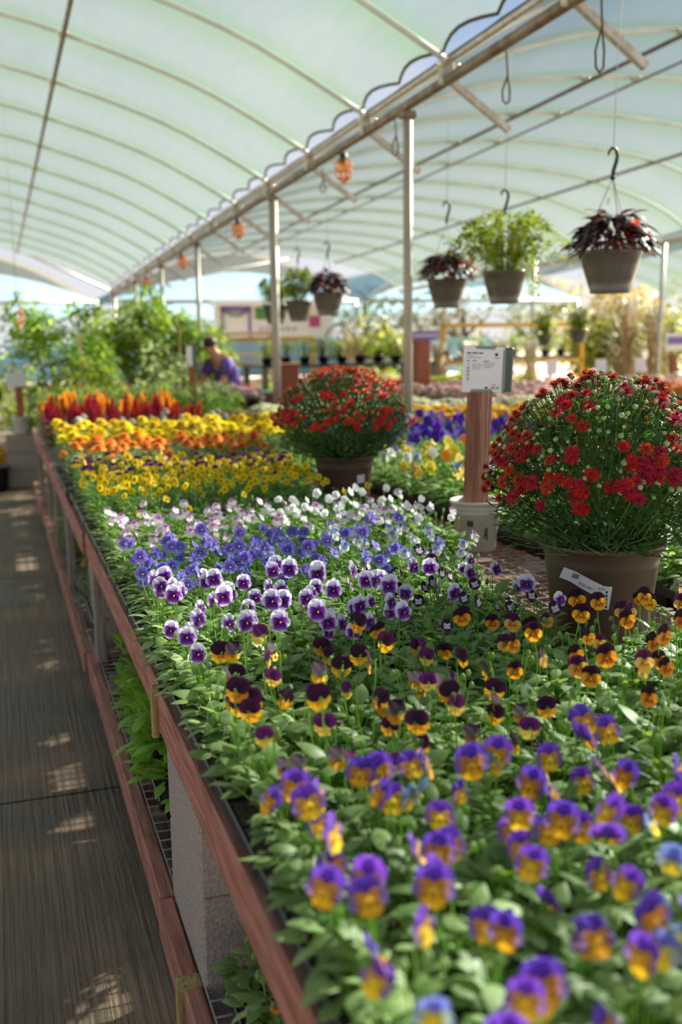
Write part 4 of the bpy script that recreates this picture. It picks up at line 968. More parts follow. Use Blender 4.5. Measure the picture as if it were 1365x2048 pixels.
# ---------------------------------------------------------------- plant tags stuck in the trays
TGm = MB(); TGm.add([(-.007, 0, 0), (.007, 0, 0), (.007, 0, .07), (.004, 0, .078), (-.007, 0, .078), (-.007, .0012, 0), (.007, .0012, 0), (.007, .0012, .07), (.004, .0012, .078), (-.007, .0012, .078)],
    [(0, 1, 2, 3, 4), (9, 8, 7, 6, 5), (0, 5, 6, 1), (1, 6, 7, 2), (2, 7, 8, 3), (3, 8, 9, 4), (4, 9, 5, 0)], 0, smooth=False)
TGs = TGm.mesh('plant_tag', ['paper'])
for (x, y, rz, s, lab) in ((.315, 1.98, 1.3, 1, 'white plant tag at the front rail by the split shim'), (.312, 1.74, 1.2, 1, 'white plant tag in the nearest maroon violas by the rail'), (.315, 1.62, 1.35, 1, 'thin white tag leaning among maroon violas, left edge'),
        (.318, 1.12, 1.1, 1, 'white tag at the left edge of the purple and gold violas'), (.33, 2.72, 1.3, 1, 'white tag in the lavender blue violas by the rail'), (.31, 2.42, 1.3, 1, 'white tag at the rear corner of the white purple violas'),
        (.66, 1.62, 1.2, 1, 'white tag amid the maroon violas, middle of the tray'), (.80, 1.27, .3, 1, 'white tag between orange violas and purple gold violas'), (.87, 1.05, -.4, 1, 'white tag at the right among purple gold violas'), (.40, .80, .4, 1, 'white tag nearest the camera at the rail')):
    o = tag(ob('plant_tag', TGs, None, (x, y, BZ+.055), (.12, .1, rz), s), lab, 'plant tag')

# ---------------------------------------------------------------- hanging baskets
def basket_pot(t, R=.14, H=.20):
    mb = MB(); prof = [(0, 0), (R*.60, 0), (R*.645, .004), (R*.65, .010), (R*.64, .014), (R*.74, H*.3), (R*.88, H*.62), (R*.955, H*.90), (R*.99, H*.91), (R, H*.95), (R, H), (R*.95, H), (R*.9, H*.9), (0, H*.88)]
    mb.lathe(prof, n=48); ob('pot', mb.mesh('pot', ['potgrey']), t)
def hanging(loc, style, label, seed, R=.14, H=.2, hang=.33, string=1.0, rz=0):
    rr = random.Random(seed); t = thing('hanging_basket', label, 'hanging basket', loc, rz); basket_pot(t, R, H)
    mb = MB(); top = H+hang
    if style == 'begonia':
        for k in range(300):
            a = rr.uniform(0, 2*PI); q = rr.random(); r = R*1.0*math.sqrt(q); z = H+.14*(1-q)+rr.uniform(-.01, .05); L = rr.uniform(.07, .13)
            mb.leaf((r*math.cos(a), r*math.sin(a), z), a+rr.uniform(-.5, .5), L, L*.36, rr.uniform(-.2, .75)*(1-q*.5), rr.uniform(.9, 1.9), .2, 0, 5, 'lance', rr.uniform(-.4, .4))
        ob('foliage', mb.mesh('foliage', ['choc', 'mum_stem']), t)
        fm = daisy('#e0231c', '#f4483a', .055, seed, 7, .0, 2, '#f0a030', .55)
        for k in range(12 if R > .12 else 8):
            a = rr.uniform(-1.0, .6) if rr.random() < .6 else rr.uniform(0, 6.28); r = R*rr.uniform(.5, 1.5); ob('flower', fm, t, (r*math.cos(a), r*math.sin(a), H+rr.uniform(.04, .13)), (rr.uniform(.5, 1.5), 0, rr.uniform(-.8, .8)), rr.uniform(.5, 1.0))
    else:
        spread = {'bushy': 2.35, 'leafy': 1.25}[style]; hh = {'bushy': .46, 'leafy': .44}[style]
        for k in range(90 if style == 'bushy' else 60):
            a = rr.uniform(0, 6.28); ln = rr.uniform(.5, 1.0); out = R*spread*ln; up = H+hh*rr.uniform(.35, 1)*(1.1-ln*.5)
            p0 = Vector((R*.3*math.cos(a), R*.3*math.sin(a), H)); p1 = Vector((out*.8*math.cos(a), out*.8*math.sin(a), up)); p2 = Vector((out*1.25*math.cos(a), out*1.25*math.sin(a), up-rr.uniform(.0, .16)))
            mb.tube([p0, p1, p2], [.002, .0016, .001], 1, 4)
            for i in range(26):
                u = rr.uniform(.15, 1); p = p0.lerp(p1, u*2) if u < .5 else p1.lerp(p2, u*2-1)
                L = rr.uniform(.026, .048); mb.leaf(p+Vector((rr.uniform(-.012, .012),)*3), rr.uniform(0, 6.28), L, L*.6, rr.uniform(-.5, .9), .7, .2, 0, 3, 'ovate')
        for k in range(220):
            a = rr.uniform(0, 6.28); r = R*math.sqrt(rr.random()); L = rr.uniform(.025, .04); mb.leaf((r*math.cos(a), r*math.sin(a), H+rr.uniform(-.01, .12)), a, L, L*.6, rr.uniform(-.5, .9), .7, .2, 0, 3, 'ovate')
        if style == 'bushy':   # trailing stems at the right
            for k in range(7):
                a = rr.uniform(-.9, .5); x, y = R*1.3*math.cos(a), R*1.3*math.sin(a); z = H+.10
                for i in range(30):
                    u = i/30; L = rr.uniform(.02, .032); mb.leaf((x*(1+.25*u)+rr.uniform(-.012, .012), y*(1+.2*u)+rr.uniform(-.012, .012), z-u*rr.uniform(.20, .3)), rr.uniform(0, 6.28), L, L*.6, rr.uniform(-1, .6), .7, .2, 0, 3, 'ovate')
        ob('foliage', mb.mesh('foliage', ['lime', 'stem']), t)
    mb = MB(); pts = [Vector((.0, 0, top)), Vector((.002, 0, top+.03)), Vector((.016, 0, top+.07)), Vector((.022, 0, top+.10)), Vector((.014, 0, top+.128)), Vector((-.006, 0, top+.135)), Vector((-.024, 0, top+.118)), Vector((-.028, 0, top+.098))]
    mb.tube(pts, [.010, .010, .0095, .009, .0085, .008, .007, .003], 0, 8); mb.ball((0, 0, top), .014, 0); ob('hook', mb.mesh('hook', ['blackwire']), t)
    for k in range(3):
        a = 2*PI*k/3+.6; mb = MB(); mb.tube([(0, 0, top), (R*.97*math.cos(a), R*.97*math.sin(a), H*.97)], .0022, 0, 5); ob('hanger_wire', mb.mesh('hanger_wire', ['steel_d']), t)
    mb = MB(); mb.box((-.035, -.02, top-.11), (.02, .002, .032), 0, rx=.3); ob('care_tag', mb.mesh('care_tag', ['paper']), t)
    return t
def hang_string(x, y, z0, z1, lab):
    mb = MB(); mb.tube([(0, 0, 0), (.01, 0, (z1-z0)*.5), (.045, 0, z1-z0)], .0022, 0, 5); one('hanging_string', lab, 'string', mb, ['string'], (x, y, z0))
def roof_under(x, y): return roof_pt(1, x-6.35, y).z
for (x, y, z, st, lab, sd_, R, hg) in (
    (2.84, 4.40, 1.705, 'begonia', 'grey hanging basket of dark leaved begonia with red blooms at far right', 3, .150, .36),
    (3.02, 5.85, 1.71, 'bushy', 'grey hanging basket overflowing with lime green foliage, middle of right trio', 4, .138, .37),
    (3.08, 6.85, 1.72, 'begonia', 'grey hanging basket of dark leaves, left of the lime green basket', 5, .142, .42),
    (3.02, 9.45, 1.74, 'begonia', 'pale rimmed grey hanging basket of brown leaves, right of left trio', 6, .150, .35),
    (3.06, 10.6, 1.71, 'leafy', 'grey hanging basket of green foliage, middle of left trio', 7, .142, .42),
    (3.02, 11.4, 1.70, 'leafy', 'grey hanging basket of green foliage, left of left trio', 8, .148, .45)):
    hanging((x, y, z), st, lab, sd_, R=R, H=.2 if y < 9 else .215, hang=hg-.02)
    zt = z+.2+hg+.13; hang_string(x, y, zt, roof_under(x+.045, y)-.01, 'thin string above the %s' % lab.replace('grey hanging basket', 'basket').split(' in front')[0])
for (x, y, z, lab, sd_) in ((8.2, 14.5, 1.38, 'small dark hanging pot of green foliage, far back on the right', 9), (7.9, 13.0, 1.42, 'wider hanging pot of dull green foliage, right of the small far one', 10)):
    hanging((x, y, z), 'leafy', lab, sd_, R=.13, H=.17, hang=.3)
    hang_string(x, y, z+.17+.3+.13, roof_under(x+.045, y)-.01, 'thin string above the %s' % lab.split(',')[0])
# yellow trailing bloom hanging at far left
t = thing('hanging_plant', 'small hanging plant with a yellow orange drooping bloom at the far left', 'hanging plant', (.21, 10, 1.86))
mb = MB(); rr = random.Random(4)
for k in range(60):
    a = rr.uniform(0, 6.28); mb.leaf((rr.uniform(-.04, .04), rr.uniform(-.04, .04), rr.uniform(.0, .14)), a, .05, .022, rr.uniform(-.6, .6), .6, .2, 0, 3)
ob('foliage', mb.mesh('foliage', ['lime']), t)
b_ = MB(); rr = random.Random(5)
for k in range(40): b_.leaf((rr.uniform(-.02, .02)+.015, rr.uniform(-.02, .02), -rr.uniform(0, .16)), rr.uniform(0, 6.28), .045, .025, rr.uniform(-1.2, .2), .5, .2, 0, 3, 'round')
b_.c = [hx('#f2a824')]*len(b_.v); ob('bloom', b_.mesh('bloom', ['petal']), t)
mb = MB(); mb.tube([(0, 0, .12), (0, 0, 2.15)], .003, 0, 5); ob('hanging_wire', mb.mesh('hanging_wire', ['string']), t)
exec_later = True

# ================================================================== BACKGROUND
def shrub_mesh(nm, mt, R, H, n, leaf_, seed, stems=6, shape='ovate', base=.0, W=.5, top=None):
    rr = random.Random(seed); mb = MB(); cl = [(rr.uniform(-.65, .65)*R, rr.uniform(-.65, .65)*R, base+(H-base)*rr.uniform(.2, .92), R*rr.uniform(.3, .5)) for _ in range(14)]
    for k in range(n):
        c = rr.choice(cl); v = Vector((rr.gauss(0, 1), rr.gauss(0, 1), rr.gauss(0, 1))).normalized()*c[3]*rr.uniform(.6, 1.05)
        p = Vector((c[0], c[1], c[2]))+v; p.z = max(.02, p.z); L = leaf_*rr.uniform(.6, 1.3)
        mb.leaf(p, math.atan2(v.y, v.x)+rr.uniform(-1, 1), L, L*W, rr.uniform(-.7, .7), .7, .2, 0, 3, shape)
    for k in range(stems):
        c = rr.choice(cl); mb.tube([(c[0]*.2, c[1]*.2, 0), (c[0]*.6, c[1]*.6, c[2]*.6), (c[0], c[1], c[2]+c[3]*.5)], [.012, .009, .005], 1, 5)
    return mb
def shrub(loc, mt, R, H, n, leaf_, label, seed, name='shrub', cat='shrub', pot=None, stake=None, blooms=None, W=.5, base=0, group=None):
    t = thing(name, label, cat, loc, group=group); z0 = 0
    if pot:
        mb = MB(); pr, phh = pot; mb.lathe([(0, 0), (pr*.75, 0), (pr, phh), (pr*1.03, phh), (pr*1.03, phh-.015), (pr*.9, phh-.015), (0, phh-.03)], n=20); ob('pot', mb.mesh('pot', ['black']), t); z0 = phh-.02
    ob('foliage', shrub_mesh(name, mt, R, H-z0, n, leaf_, seed, W=W, base=base).mesh('foliage', [mt, 'bark']), t, (0, 0, z0))
    if stake: mb = MB(); mb.box((stake, -R*.9, H*.42), (.03, .02, H*.84), 0); ob('stake', mb.mesh('stake', ['pallet']), t)
    if blooms:
        rr = random.Random(seed+50); fm = daisy(blooms[0], blooms[1], .08, seed, 9, 0, 2)
        for k in range(blooms[2]): a = rr.uniform(0, 6.28); ob('flower', fm, t, (R*.9*math.cos(a), -R*rr.uniform(.5, 1), H*rr.uniform(.4, 1.0)), (rr.uniform(.4, 1.4), 0, rr.uniform(-.6, .6)))
    return t
shrub((.72, 11.6, 0), 'shrub_d', .66, 1.95, 2400, .11, 'tall dark leafy shrub behind the celosias, left of the row', 1, pot=(.2, .3), stake=.1)
shrub((1.3, 12.7, 0), 'shrub', .66, 2.25, 2400, .12, 'tallest bright green shrub behind the celosias', 2, pot=(.2, .3), stake=-.2)
shrub((1.98, 13.2, 0), 'shrub_d', .62, 2.15, 2600, .12, 'broad dense green shrub left of the person', 3, pot=(.22, .3), stake=.15)
shrub((2.75, 15.0, 0), 'shrub', .60, 1.85, 1700, .12, 'light green shrub with orange blooms above the person', 4, pot=(.2, .3), blooms=('#e8641c', '#f28a2c', 6))
shrub((1.68, 10.9, 0), 'varieg', .34, 1.50, 1100, .07, 'cream variegated shrub in front of the broad green one', 5, pot=(.18, .28))
shrub((.85, 10.6, 0), 'lime', .40, 1.40, 800, .09, 'low yellow green leafy shrub at the left end of the row', 6, pot=(.18, .28), stake=-.1)
shrub((.25, 13.5, 0), 'shrub', .5, 1.6, 700, .10, 'airy shrub with pale blooms at the far left', 7, pot=(.18, .28), blooms=('#f0d8d4', '#f6ece8', 14))
# sign on a stake rising out of the celosia rows
t = thing('sign_stake', 'slim reddish stake with a grey backed sign in front of the variegated shrub', 'sign', (1.60, 8.95, BZ+.01))
mb = MB(); mb.box((0, 0, .29), (.05, .05, .58), 0, bevel=.004); ob('stake', mb.mesh('stake', ['red']), t)
mb = MB(); mb.box((0, -.03, .63), (.03, .16, .19), 0, rz=.15); ob('sign_board', mb.mesh('sign_board', ['holder_d']), t)
mb = MB(); mb.box((-.018, -.03, .63), (.006, .15, .17), 0, rz=.15); ob('paper_face', mb.mesh('paper_face', ['paper']), t)

# person in a purple shirt bending over the plants
def person(loc, rz):
    t = thing('person', 'person in a purple shirt and dark trousers bending forward to tend plants', 'person', loc, rz)
    t.scale = (.94, .94, .92)
    J = {'pel': (0, 0, .92, .155), 'wai': (0, -.07, 1.06, .14), 'che': (0, -.16, 1.29, .18), 'nec': (0, -.27, 1.47, .062), 'hed': (0, -.34, 1.54, .088), 'crn': (0, -.38, 1.62, .078),
         'shl': (-.19, -.20, 1.39, .068), 'ell': (-.23, -.36, 1.12, .045), 'wrl': (-.16, -.62, 1.0, .03), 'hal': (-.13, -.69, .99, .035),
         'shr': (.19, -.20, 1.39, .068), 'elr': (.24, -.32, 1.10, .045), 'wrr': (.15, -.58, .98, .03), 'har': (.12, -.65, .98, .035),
         'hil': (-.10, .02, .86, .10), 'knl': (-.12, -.04, .48, .068), 'anl': (-.13, .03, .09, .045), 'tol': (-.14, -.13, .04, .04),
         'hir': (.10, .02, .86, .10), 'knr': (.12, .0, .48, .068), 'anr': (.13, .07, .09, .045), 'tor': (.14, -.09, .04, .04)}
    for s, sx in (('l', -1), ('r', 1)):
        h = Vector(J['ha'+s][:3])
        for i in range(5):
            J['f%s%d' % (s, i)] = (h.x+(-.028+.014*i)*1.0, h.y-.045+.01*abs(i-2), h.z-.005, .011); J['g%s%d' % (s, i)] = (h.x+(-.034+.017*i), h.y-.085+.018*abs(i-2), h.z-.03, .009)
    E_ = [('pel', 'wai'), ('wai', 'che'), ('che', 'nec'), ('nec', 'hed'), ('hed', 'crn')]
    for s in 'lr':
        E_ += [('che', 'sh'+s), ('sh'+s, 'el'+s), ('el'+s, 'wr'+s), ('wr'+s, 'ha'+s), ('pel', 'hi'+s), ('hi'+s, 'kn'+s), ('kn'+s, 'an'+s), ('an'+s, 'to'+s)]
        for i in range(5): E_ += [('ha'+s, 'f%s%d' % (s, i)), ('f%s%d' % (s, i), 'g%s%d' % (s, i))]
    def skin(nm, keys, k=1.0, mt='skin', cut=None, add=0):
        ks = [q for q in J if q in keys]; ix = {q: i for i, q in enumerate(ks)}
        me = bpy.data.meshes.new(nm); me.from_pydata([J[q][:3] for q in ks], [(ix[a], ix[b]) for a, b in E_ if a in ix and b in ix], [])
        o = bpy.data.objects.new(nm, me); COL.objects.link(o); md = o.modifiers.new('s', 'SKIN'); md.use_smooth_shade = True
        for q in ks:
            sv = me.skin_vertices[0].data[ix[q]]; r = J[q][3]*k+add; sv.radius = (r, r); sv.use_root = (q == ks[0])
        sb = o.modifiers.new('b', 'SUBSURF'); sb.levels = sb.render_levels = 2
        dg = bpy.context.evaluated_depsgraph_get(); m2 = bpy.data.meshes.new_from_object(o.evaluated_get(dg)); bpy.data.objects.remove(o)
        m2.materials.clear(); m2.materials.append(M[mt])
        for p in m2.polygons: p.use_smooth = True; p.material_index = 0
        return ob(nm, m2, t)
    skin('body', list(J))
    skin('shirt', ['wai', 'che', 'pel', 'shl', 'shr', 'ell', 'elr'][:5]+[], 1.12, 'purpleshirt', add=.012)
    for s in 'lr':   # sleeves as part of the shirt silhouette
        a = Vector(J['sh'+s][:3]); b = Vector(J['el'+s][:3]); mb = MB(); mb.tube([a, a.lerp(b, .3), a.lerp(b, .72)], [.082, .08, .068], 0, 14); ob('sleeve', mb.mesh('sleeve', ['purpleshirt']), t)
    skin('trousers', ['pel', 'hil', 'hir', 'knl', 'knr', 'anl', 'anr'], 1.1, 'dark', add=.01)
    h = Vector(J['crn'][:3]); mb = MB(); mb.ball(h+Vector((0, .028, .012)), .092, 0, 14, 9, (1, 1.05, 1.0)); mb.ball(h+Vector((0, .10, -.04)), .05, 0, 10, 6); ob('hair', mb.mesh('hair', ['hair']), t)
    mb = MB(); f0 = Vector(J['hed'][:3])
    mb.ball(f0+Vector((0, -.092, .02)), .014, 0, 8, 5, (1, 1, 1.5)); ob('nose', mb.mesh('nose', ['skin']), t)
    for s in (-1, 1): mb = MB(); mb.ball(f0+Vector((s*.033, -.082, .045)), .011, 0, 8, 5); ob('eye', mb.mesh('eye', ['dark']), t); mb = MB(); mb.ball(f0+Vector((s*.09, 0, .03)), .022, 0, 8, 5, (.4, .8, 1.3)); ob('ear', mb.mesh('ear', ['skin']), t)
    mb = MB(); mb.ball(f0+Vector((0, -.085, -.02)), .02, 0, 8, 4, (1.2, .4, .35)); ob('mouth', mb.mesh('mouth', ['magenta']), t)
    return t
person((2.88, 13.1, 0), -1.2)

# left side: second sign in a white pot on a block pedestal, yellow mums, far pale blooms
for k in range(3):
    mb = MB(); mb.box((0, 0, .095), (.34, .22, .185), 0, bevel=.006)
    one('concrete_block', 'weathered brown block, %s of the pedestal beyond the aisle end' % lv[k], 'concrete block', mb, ['block'], (.20, 11.5, .19*k))
t = thing('sign_post', 'white bucket with a red post and white sign on the block pedestal beyond the aisle', 'sign post', (.20, 11.5, .575))
mb = MB(); mb.lathe([(0, 0), (.075, 0), (.095, .17), (.10, .17), (.10, .18), (.09, .18), (.085, .16), (0, .1)], n=24); ob('bucket', mb.mesh('bucket', ['white']), t)
mb = MB(); mb.box((0, 0, .30), (.08, .08, .40), 0, bevel=.004); ob('post', mb.mesh('post', ['red']), t)
mb = MB(); mb.box((-.02, -.05, .575), (.20, .02, .15), 0, bevel=.003); ob('sign_board', mb.mesh('sign_board', ['paper']), t)
MUMS = {}
def small_mum(c0, c1, key):
    if key not in MUMS:
        L = []
        for s in range(3):
            rr = random.Random(s+hash_(key)); fol = MB()
            for k in range(150):
                a = rr.uniform(0, 6.28); th = math.acos(rr.uniform(-.1, 1)); r = .115*rr.uniform(.6, 1)
                fol.leaf((r*math.sin(th)*math.cos(a), r*math.sin(th)*math.sin(a), .12+r*.8*math.cos(th)), a, .035, .02, rr.uniform(-.3, .8), .6, .2, 0, 3, 'lobed')
            fl = MB(); a0, a1 = hx(c0), hx(c1)
            for k in range(46):
                a = rr.uniform(0, 6.28); th = math.acos(rr.uniform(.05, 1)); n_ = Vector((math.sin(th)*math.cos(a), math.sin(th)*math.sin(a), math.cos(th)*.85)); p = n_*.125+Vector((0, 0, .13)); c = mixc(a0, a1, rr.random())
                b = len(fl.v); fl.ball(p, .021, 0, 7, 4, (1, 1, .62)); 
                for q in range(7): fl.leaf(p+Vector((0, 0, .004)), q*.9, .028, .016, .2, .5, .2, 0, 2, 'round')
                fl.c[b:] = [c]*(len(fl.v)-b)
            L.append((fol.mesh('mum_foliage', ['mum_leaf', 'mum_stem']), fl.mesh('mum_blooms', ['petal'])))
        pt = MB(); pt.lathe([(0, 0), (.062, 0), (.082, .13), (.086, .13), (.086, .12), (.07, .12), (0, .11)], n=18); MUMS[key] = (L, pt.mesh('pot', ['black']))
    return MUMS[key]
def mum_zone(x0, x1, y0, y1, sp, cols, key, label, group, z=BZ, seed=1, sc_=1.0):
    L, pot = small_mum(cols[0], cols[1], key); rr = random.Random(seed); nx = max(1, round((x1-x0)/sp)); ny = max(1, round((y1-y0)/sp))
    for j in range(ny):
        for i in range(nx):
            x = x0+(x1-x0)*(i+.5)/nx+rr.uniform(-.02, .02); y = y0+(y1-y0)*(j+.5)/ny+rr.uniform(-.02, .02)
            if not seen((x, y, z+.15), 40, 40): continue
            t = thing('small_potted_mum', label if nx*ny == 1 else '%s, %s from the left in its %s row' % (label, ordn[i % 20], ordn[j % 20]), 'potted mum', (x, y, z), rr.uniform(0, 6), group); t.scale = (sc_*rr.uniform(.92, 1.08),)*3
            f, b = rr.choice(L); ob('pot', pot, t); ob('foliage', f, t); ob('blooms', b, t)
def table_bench(x0, x1, y0, y1, z, label, edge='redwood'):
    t = thing('display_table', label, 'table', (x0, y0, 0)); mb = MB(); mb.box(((x1-x0)/2, (y1-y0)/2, z-.04), (x1-x0, y1-y0, .05), 0, bevel=.005); ob('table_top', mb.mesh('table_top', [edge]), t)
    for sx in (.05, x1-x0-.05):
        for sy in (.05, y1-y0-.05): mb = MB(); mb.box((sx, sy, (z-.06)/2), (.09, .09, z-.065), 0); ob('leg', mb.mesh('leg', ['greywood']), t)
    return t
table_bench(2.95, 5.2, 6.6, 8.6, .74, 'timber table under the yellow potted mums')
mum_zone(3.0, 5.1, 6.75, 7.6, .24, ('#f0b40e', '#fad82a'), 'yel', 'yellow potted mum', 'yellow potted mums', .74, 2)
mum_zone(3.0, 5.1, 7.65, 8.5, .25, ('#e8dcc0', '#f4f0dc'), 'crm', 'cream mum behind the yellow mums', 'cream potted mums', .74, 3)
table_bench(1.6, 2.5, 10.1, 12.2, .80, 'timber table at the foot of the variegated shrub')
table_bench(2.2, 3.9, 8.0, 9.9, .74, 'timber table beside the far end of the main bench')
mum_zone(2.65, 3.85, 8.7, 9.8, .25, ('#e0dcb4', '#f2eec8'), 'crn', 'greenish cream mum', 'greenish cream mums', .74, 5)
mum_zone(2.0, 2.95, 6.95, 7.9, .22, ('#dc5a1c', '#f0882c'), 'orn', 'small orange mum', 'small orange mums', .72, 6)
mum_zone(1.72, 2.6, 10.15, 12.1, .26, ('#c79ab0', '#e0c0cc'), 'pnk', 'dusty pink mum', 'dusty pink mums', .80, 7)
mum_zone(2.0, 2.9, 8.0, 8.6, .23, ('#e8e0b8', '#f4f0d4'), 'crx', 'cream mum between orange and pink ones', 'cream mums on the second table', .74, 8)
table_bench(4.6, 9.2, 9.6, 12.4, .66, 'wide low table carrying pink and white mums behind the sign post')
mum_zone(4.7, 9.1, 9.7, 12.3, .34, ('#e2b0b0', '#f2d8d0'), 'pk2', 'pale pink mum', 'pale pink mums', .66, 9, 1.25)
table_bench(6.2, 9.6, 7.5, 9.2, .62, 'low table at the right edge carrying orange mums')
mum_zone(6.4, 9.4, 8.0, 9.1, .30, ('#f09a1c', '#f8b42c'), 'or2', 'golden orange mum', 'golden orange mums', .74, 10, 1.3)
table_bench(4.2, 7.6, 13.2, 15.2, .66, 'table of mixed red and yellow plants before the purple sign')
mum_zone(4.3, 5.9, 13.3, 14.4, .3, ('#c8202a', '#e83c3c'), 'rd2', 'bright red plant by the purple sign', 'bright red plants', .66, 11, 1.2)
mum_zone(6.0, 7.5, 13.3, 15.1, .33, ('#c8c840', '#dcdc60'), 'lm2', 'lime yellow plant', 'lime yellow plants', .66, 12, 1.2)
for i, (x, y, c, lab) in enumerate(((3.25, 14.2, ('#e0305a', '#f0708a'), 'pot of pink blooms right of the person'), (3.85, 14.2, ('#e84a5a', '#f48a8a'), 'pot of coral blooms beside the red board'), (3.1, 15.2, ('#f0c81c', '#f8dc30'), 'pot of small yellow blooms above the pink ones'))):
    mum_zone(x-.1, x+.1, y-.1, y+.1, .2, c, 'sg%d' % i, lab, None, .52 if i < 2 else .8, 20+i, 1.5)
table_bench(2.9, 4.3, 14.0, 14.5, .5, 'small dark table under the pink blooms', 'black'); table_bench(2.9, 4.0, 15.0, 15.5, .78, 'green edged table behind the person', 'green')

# red board box and black bench with leafy trays
t = thing('red_planter', 'tall red painted board box right of the thick steel post', 'planter box', (3.85, 14.0, 0)); mb = MB(); mb.box((0, 0, .6), (.28, .28, 1.18), 0, bevel=.006); ob('box', mb.mesh('box', ['red']), t)
mb = MB(); mb.box((.0, 0, 1.185), (.32, .32, .03), 0, bevel=.004); ob('rim', mb.mesh('rim', ['redwood']), t)
table_bench(4.0, 7.0, 16, 17.4, 1.15, 'tall black topped table of green plants under the left baskets', 'black')
for i in range(9): shrub((4.15+.32*i, 16.3, 1.13), 'lime' if i % 2 else 'shrub', .19, .42, 130, .07, 'leafy green pot plant on the tall black table, %s from left' % ordn[i], 60+i, 'leafy_pot_plant', 'potted plant', pot=(.09, .12), group='leafy plants on the tall black table')
for i in range(7): shrub((3.2+.36*i, 15.6, .0), 'shrub' if i % 2 else 'lime', .24, .75, 130, .08, 'bushy green plant in front of the tall black table, %s from left' % ordn[i], 80+i, 'bushy_plant', 'potted plant', pot=(.13, .2), group='bushy plants before the tall table')
# arch trellis
mb = MB(); pts = [(-.3, 0, 0), (-.3, 0, 1.5)]+[(-.3*math.cos(a), 0, 1.5+.3*math.sin(a)) for a in [PI*k/10 for k in range(1, 10)]]+[(.3, 0, 1.5), (.3, 0, 0)]
mb.tube(pts, .02, 0, 6)
for z in (.4, .8, 1.2): mb.tube([(-.3, 0, z), (.3, 0, z)], .012, 0, 5)
one('trellis', 'arched dark metal trellis behind the left baskets', 'trellis', mb, ['steel_d'], (6.3, 19, 0))
# purple signs
t = thing('direction_sign', 'purple direction board on a red post behind the steel gutter post', 'sign', (5.05, 12.0, 0)); mb = MB(); mb.box((0, 0, .75), (.18, .16, 1.5), 0, bevel=.006); ob('post', mb.mesh('post', ['red']), t)
mb = MB(); mb.box((.0, -.10, 1.55), (.37, .03, .11), 0, bevel=.004); bd = ob('board', mb.mesh('board', ['purple']), t)
mb = MB(); rr = random.Random(3); x = -.15
while x < .14: w_ = rr.uniform(.012, .03); mb.box((x+w_/2, -.118, 1.55), (w_, .004, .03), 0); x += w_+.009
ob('lettering', mb.mesh('lettering', ['white']), bd)
t = thing('direction_sign', 'white framed purple sign at the far right beside the tree', 'sign', (9.95, 13.6, 0)); mb = MB(); mb.box((0, 0, .6), (.10, .08, 1.2), 0); ob('post', mb.mesh('post', ['red']), t)
mb = MB(); mb.box((0, -.06, 1.40), (.42, .03, .26), 0, bevel=.004); bd = ob('board', mb.mesh('board', ['white']), t); mb = MB(); mb.box((0, -.08, 1.42), (.34, .02, .11), 0); ob('purple_band', mb.mesh('purple_band', ['purple']), bd)
mb = MB(); mb.box((.5, 0, 1.2), (.34, .02, .5), 0); ob('notice', mb.mesh('notice', ['paper']), t); mb = MB(); mb.box((.5, .02, .6), (.06, .05, 1.2), 0); ob('notice_post', mb.mesh('notice_post', ['red']), t)
for i, (x, y) in enumerate(((6.35, 12.2), (7.0, 12.2), (7.75, 12.2), (8.4, 12.25), (9.1, 12.1))):
    t = thing('price_stake', 'grey price card on a dark stake, %s from the left in the far row' % ordn[i], 'sign', (x, y, .66)); mb = MB(); mb.box((0, 0, .19), (.04, .04, .38), 0); ob('stake', mb.mesh('stake', ['bark']), t)
    mb = MB(); mb.box((0, -.025, .44), (.17, .015, .19), 0, bevel=.003); ob('card', mb.mesh('card', ['paper']), t)
# straw / corn stalk bundles
def shock(loc, R, H, lab, seed, n=170):
    rr = random.Random(seed); t = thing('corn_stalks', lab, 'corn stalks', loc); mb = MB()
    for k in range(n):
        a = rr.uniform(0, 6.28); r = R*rr.uniform(.3, 1); z = rr.uniform(0, H*.85); mb.leaf((r*math.cos(a)*.7, r*math.sin(a)*.7, z), a, rr.uniform(.25, .5)*H*.5, .05, rr.uniform(.3, 1.5), rr.uniform(.6, 2.2), .2, 0, 5, 'lance')
    ob('dry_leaves', mb.mesh('dry_leaves', ['straw']), t); mb = MB()
    for k in range(14): a = k*2.4; q = R*.5*math.sqrt(k/14); mb.tube([(q*math.cos(a), q*math.sin(a), 0), (q*.6*math.cos(a), q*.6*math.sin(a), H*.6), (q*1.3*math.cos(a), q*1.3*math.sin(a), H)], .014, 0, 5)
    ob('stalks', mb.mesh('stalks', ['straw']), t)
shock((9.95, 14.9, 0), .30, 2.1, 'tall straw coloured corn stalk bundle left of the far right post', 1)
shock((10.55, 15.0, 0), .28, 1.95, 'pale corn stalk bundle right of the far right post', 2)
shock((6.85, 20, 0), .30, 1.8, 'slender corn stalk bundle above the farther red mum', 3)
for i, x in enumerate((7.3, 7.9, 8.5, 9.1)): shock((x, 16.6, 0), .20, 1.45, 'short corn stalk bundle in the hedge row, %s from the left' % ordn[i], 10+i, 80)
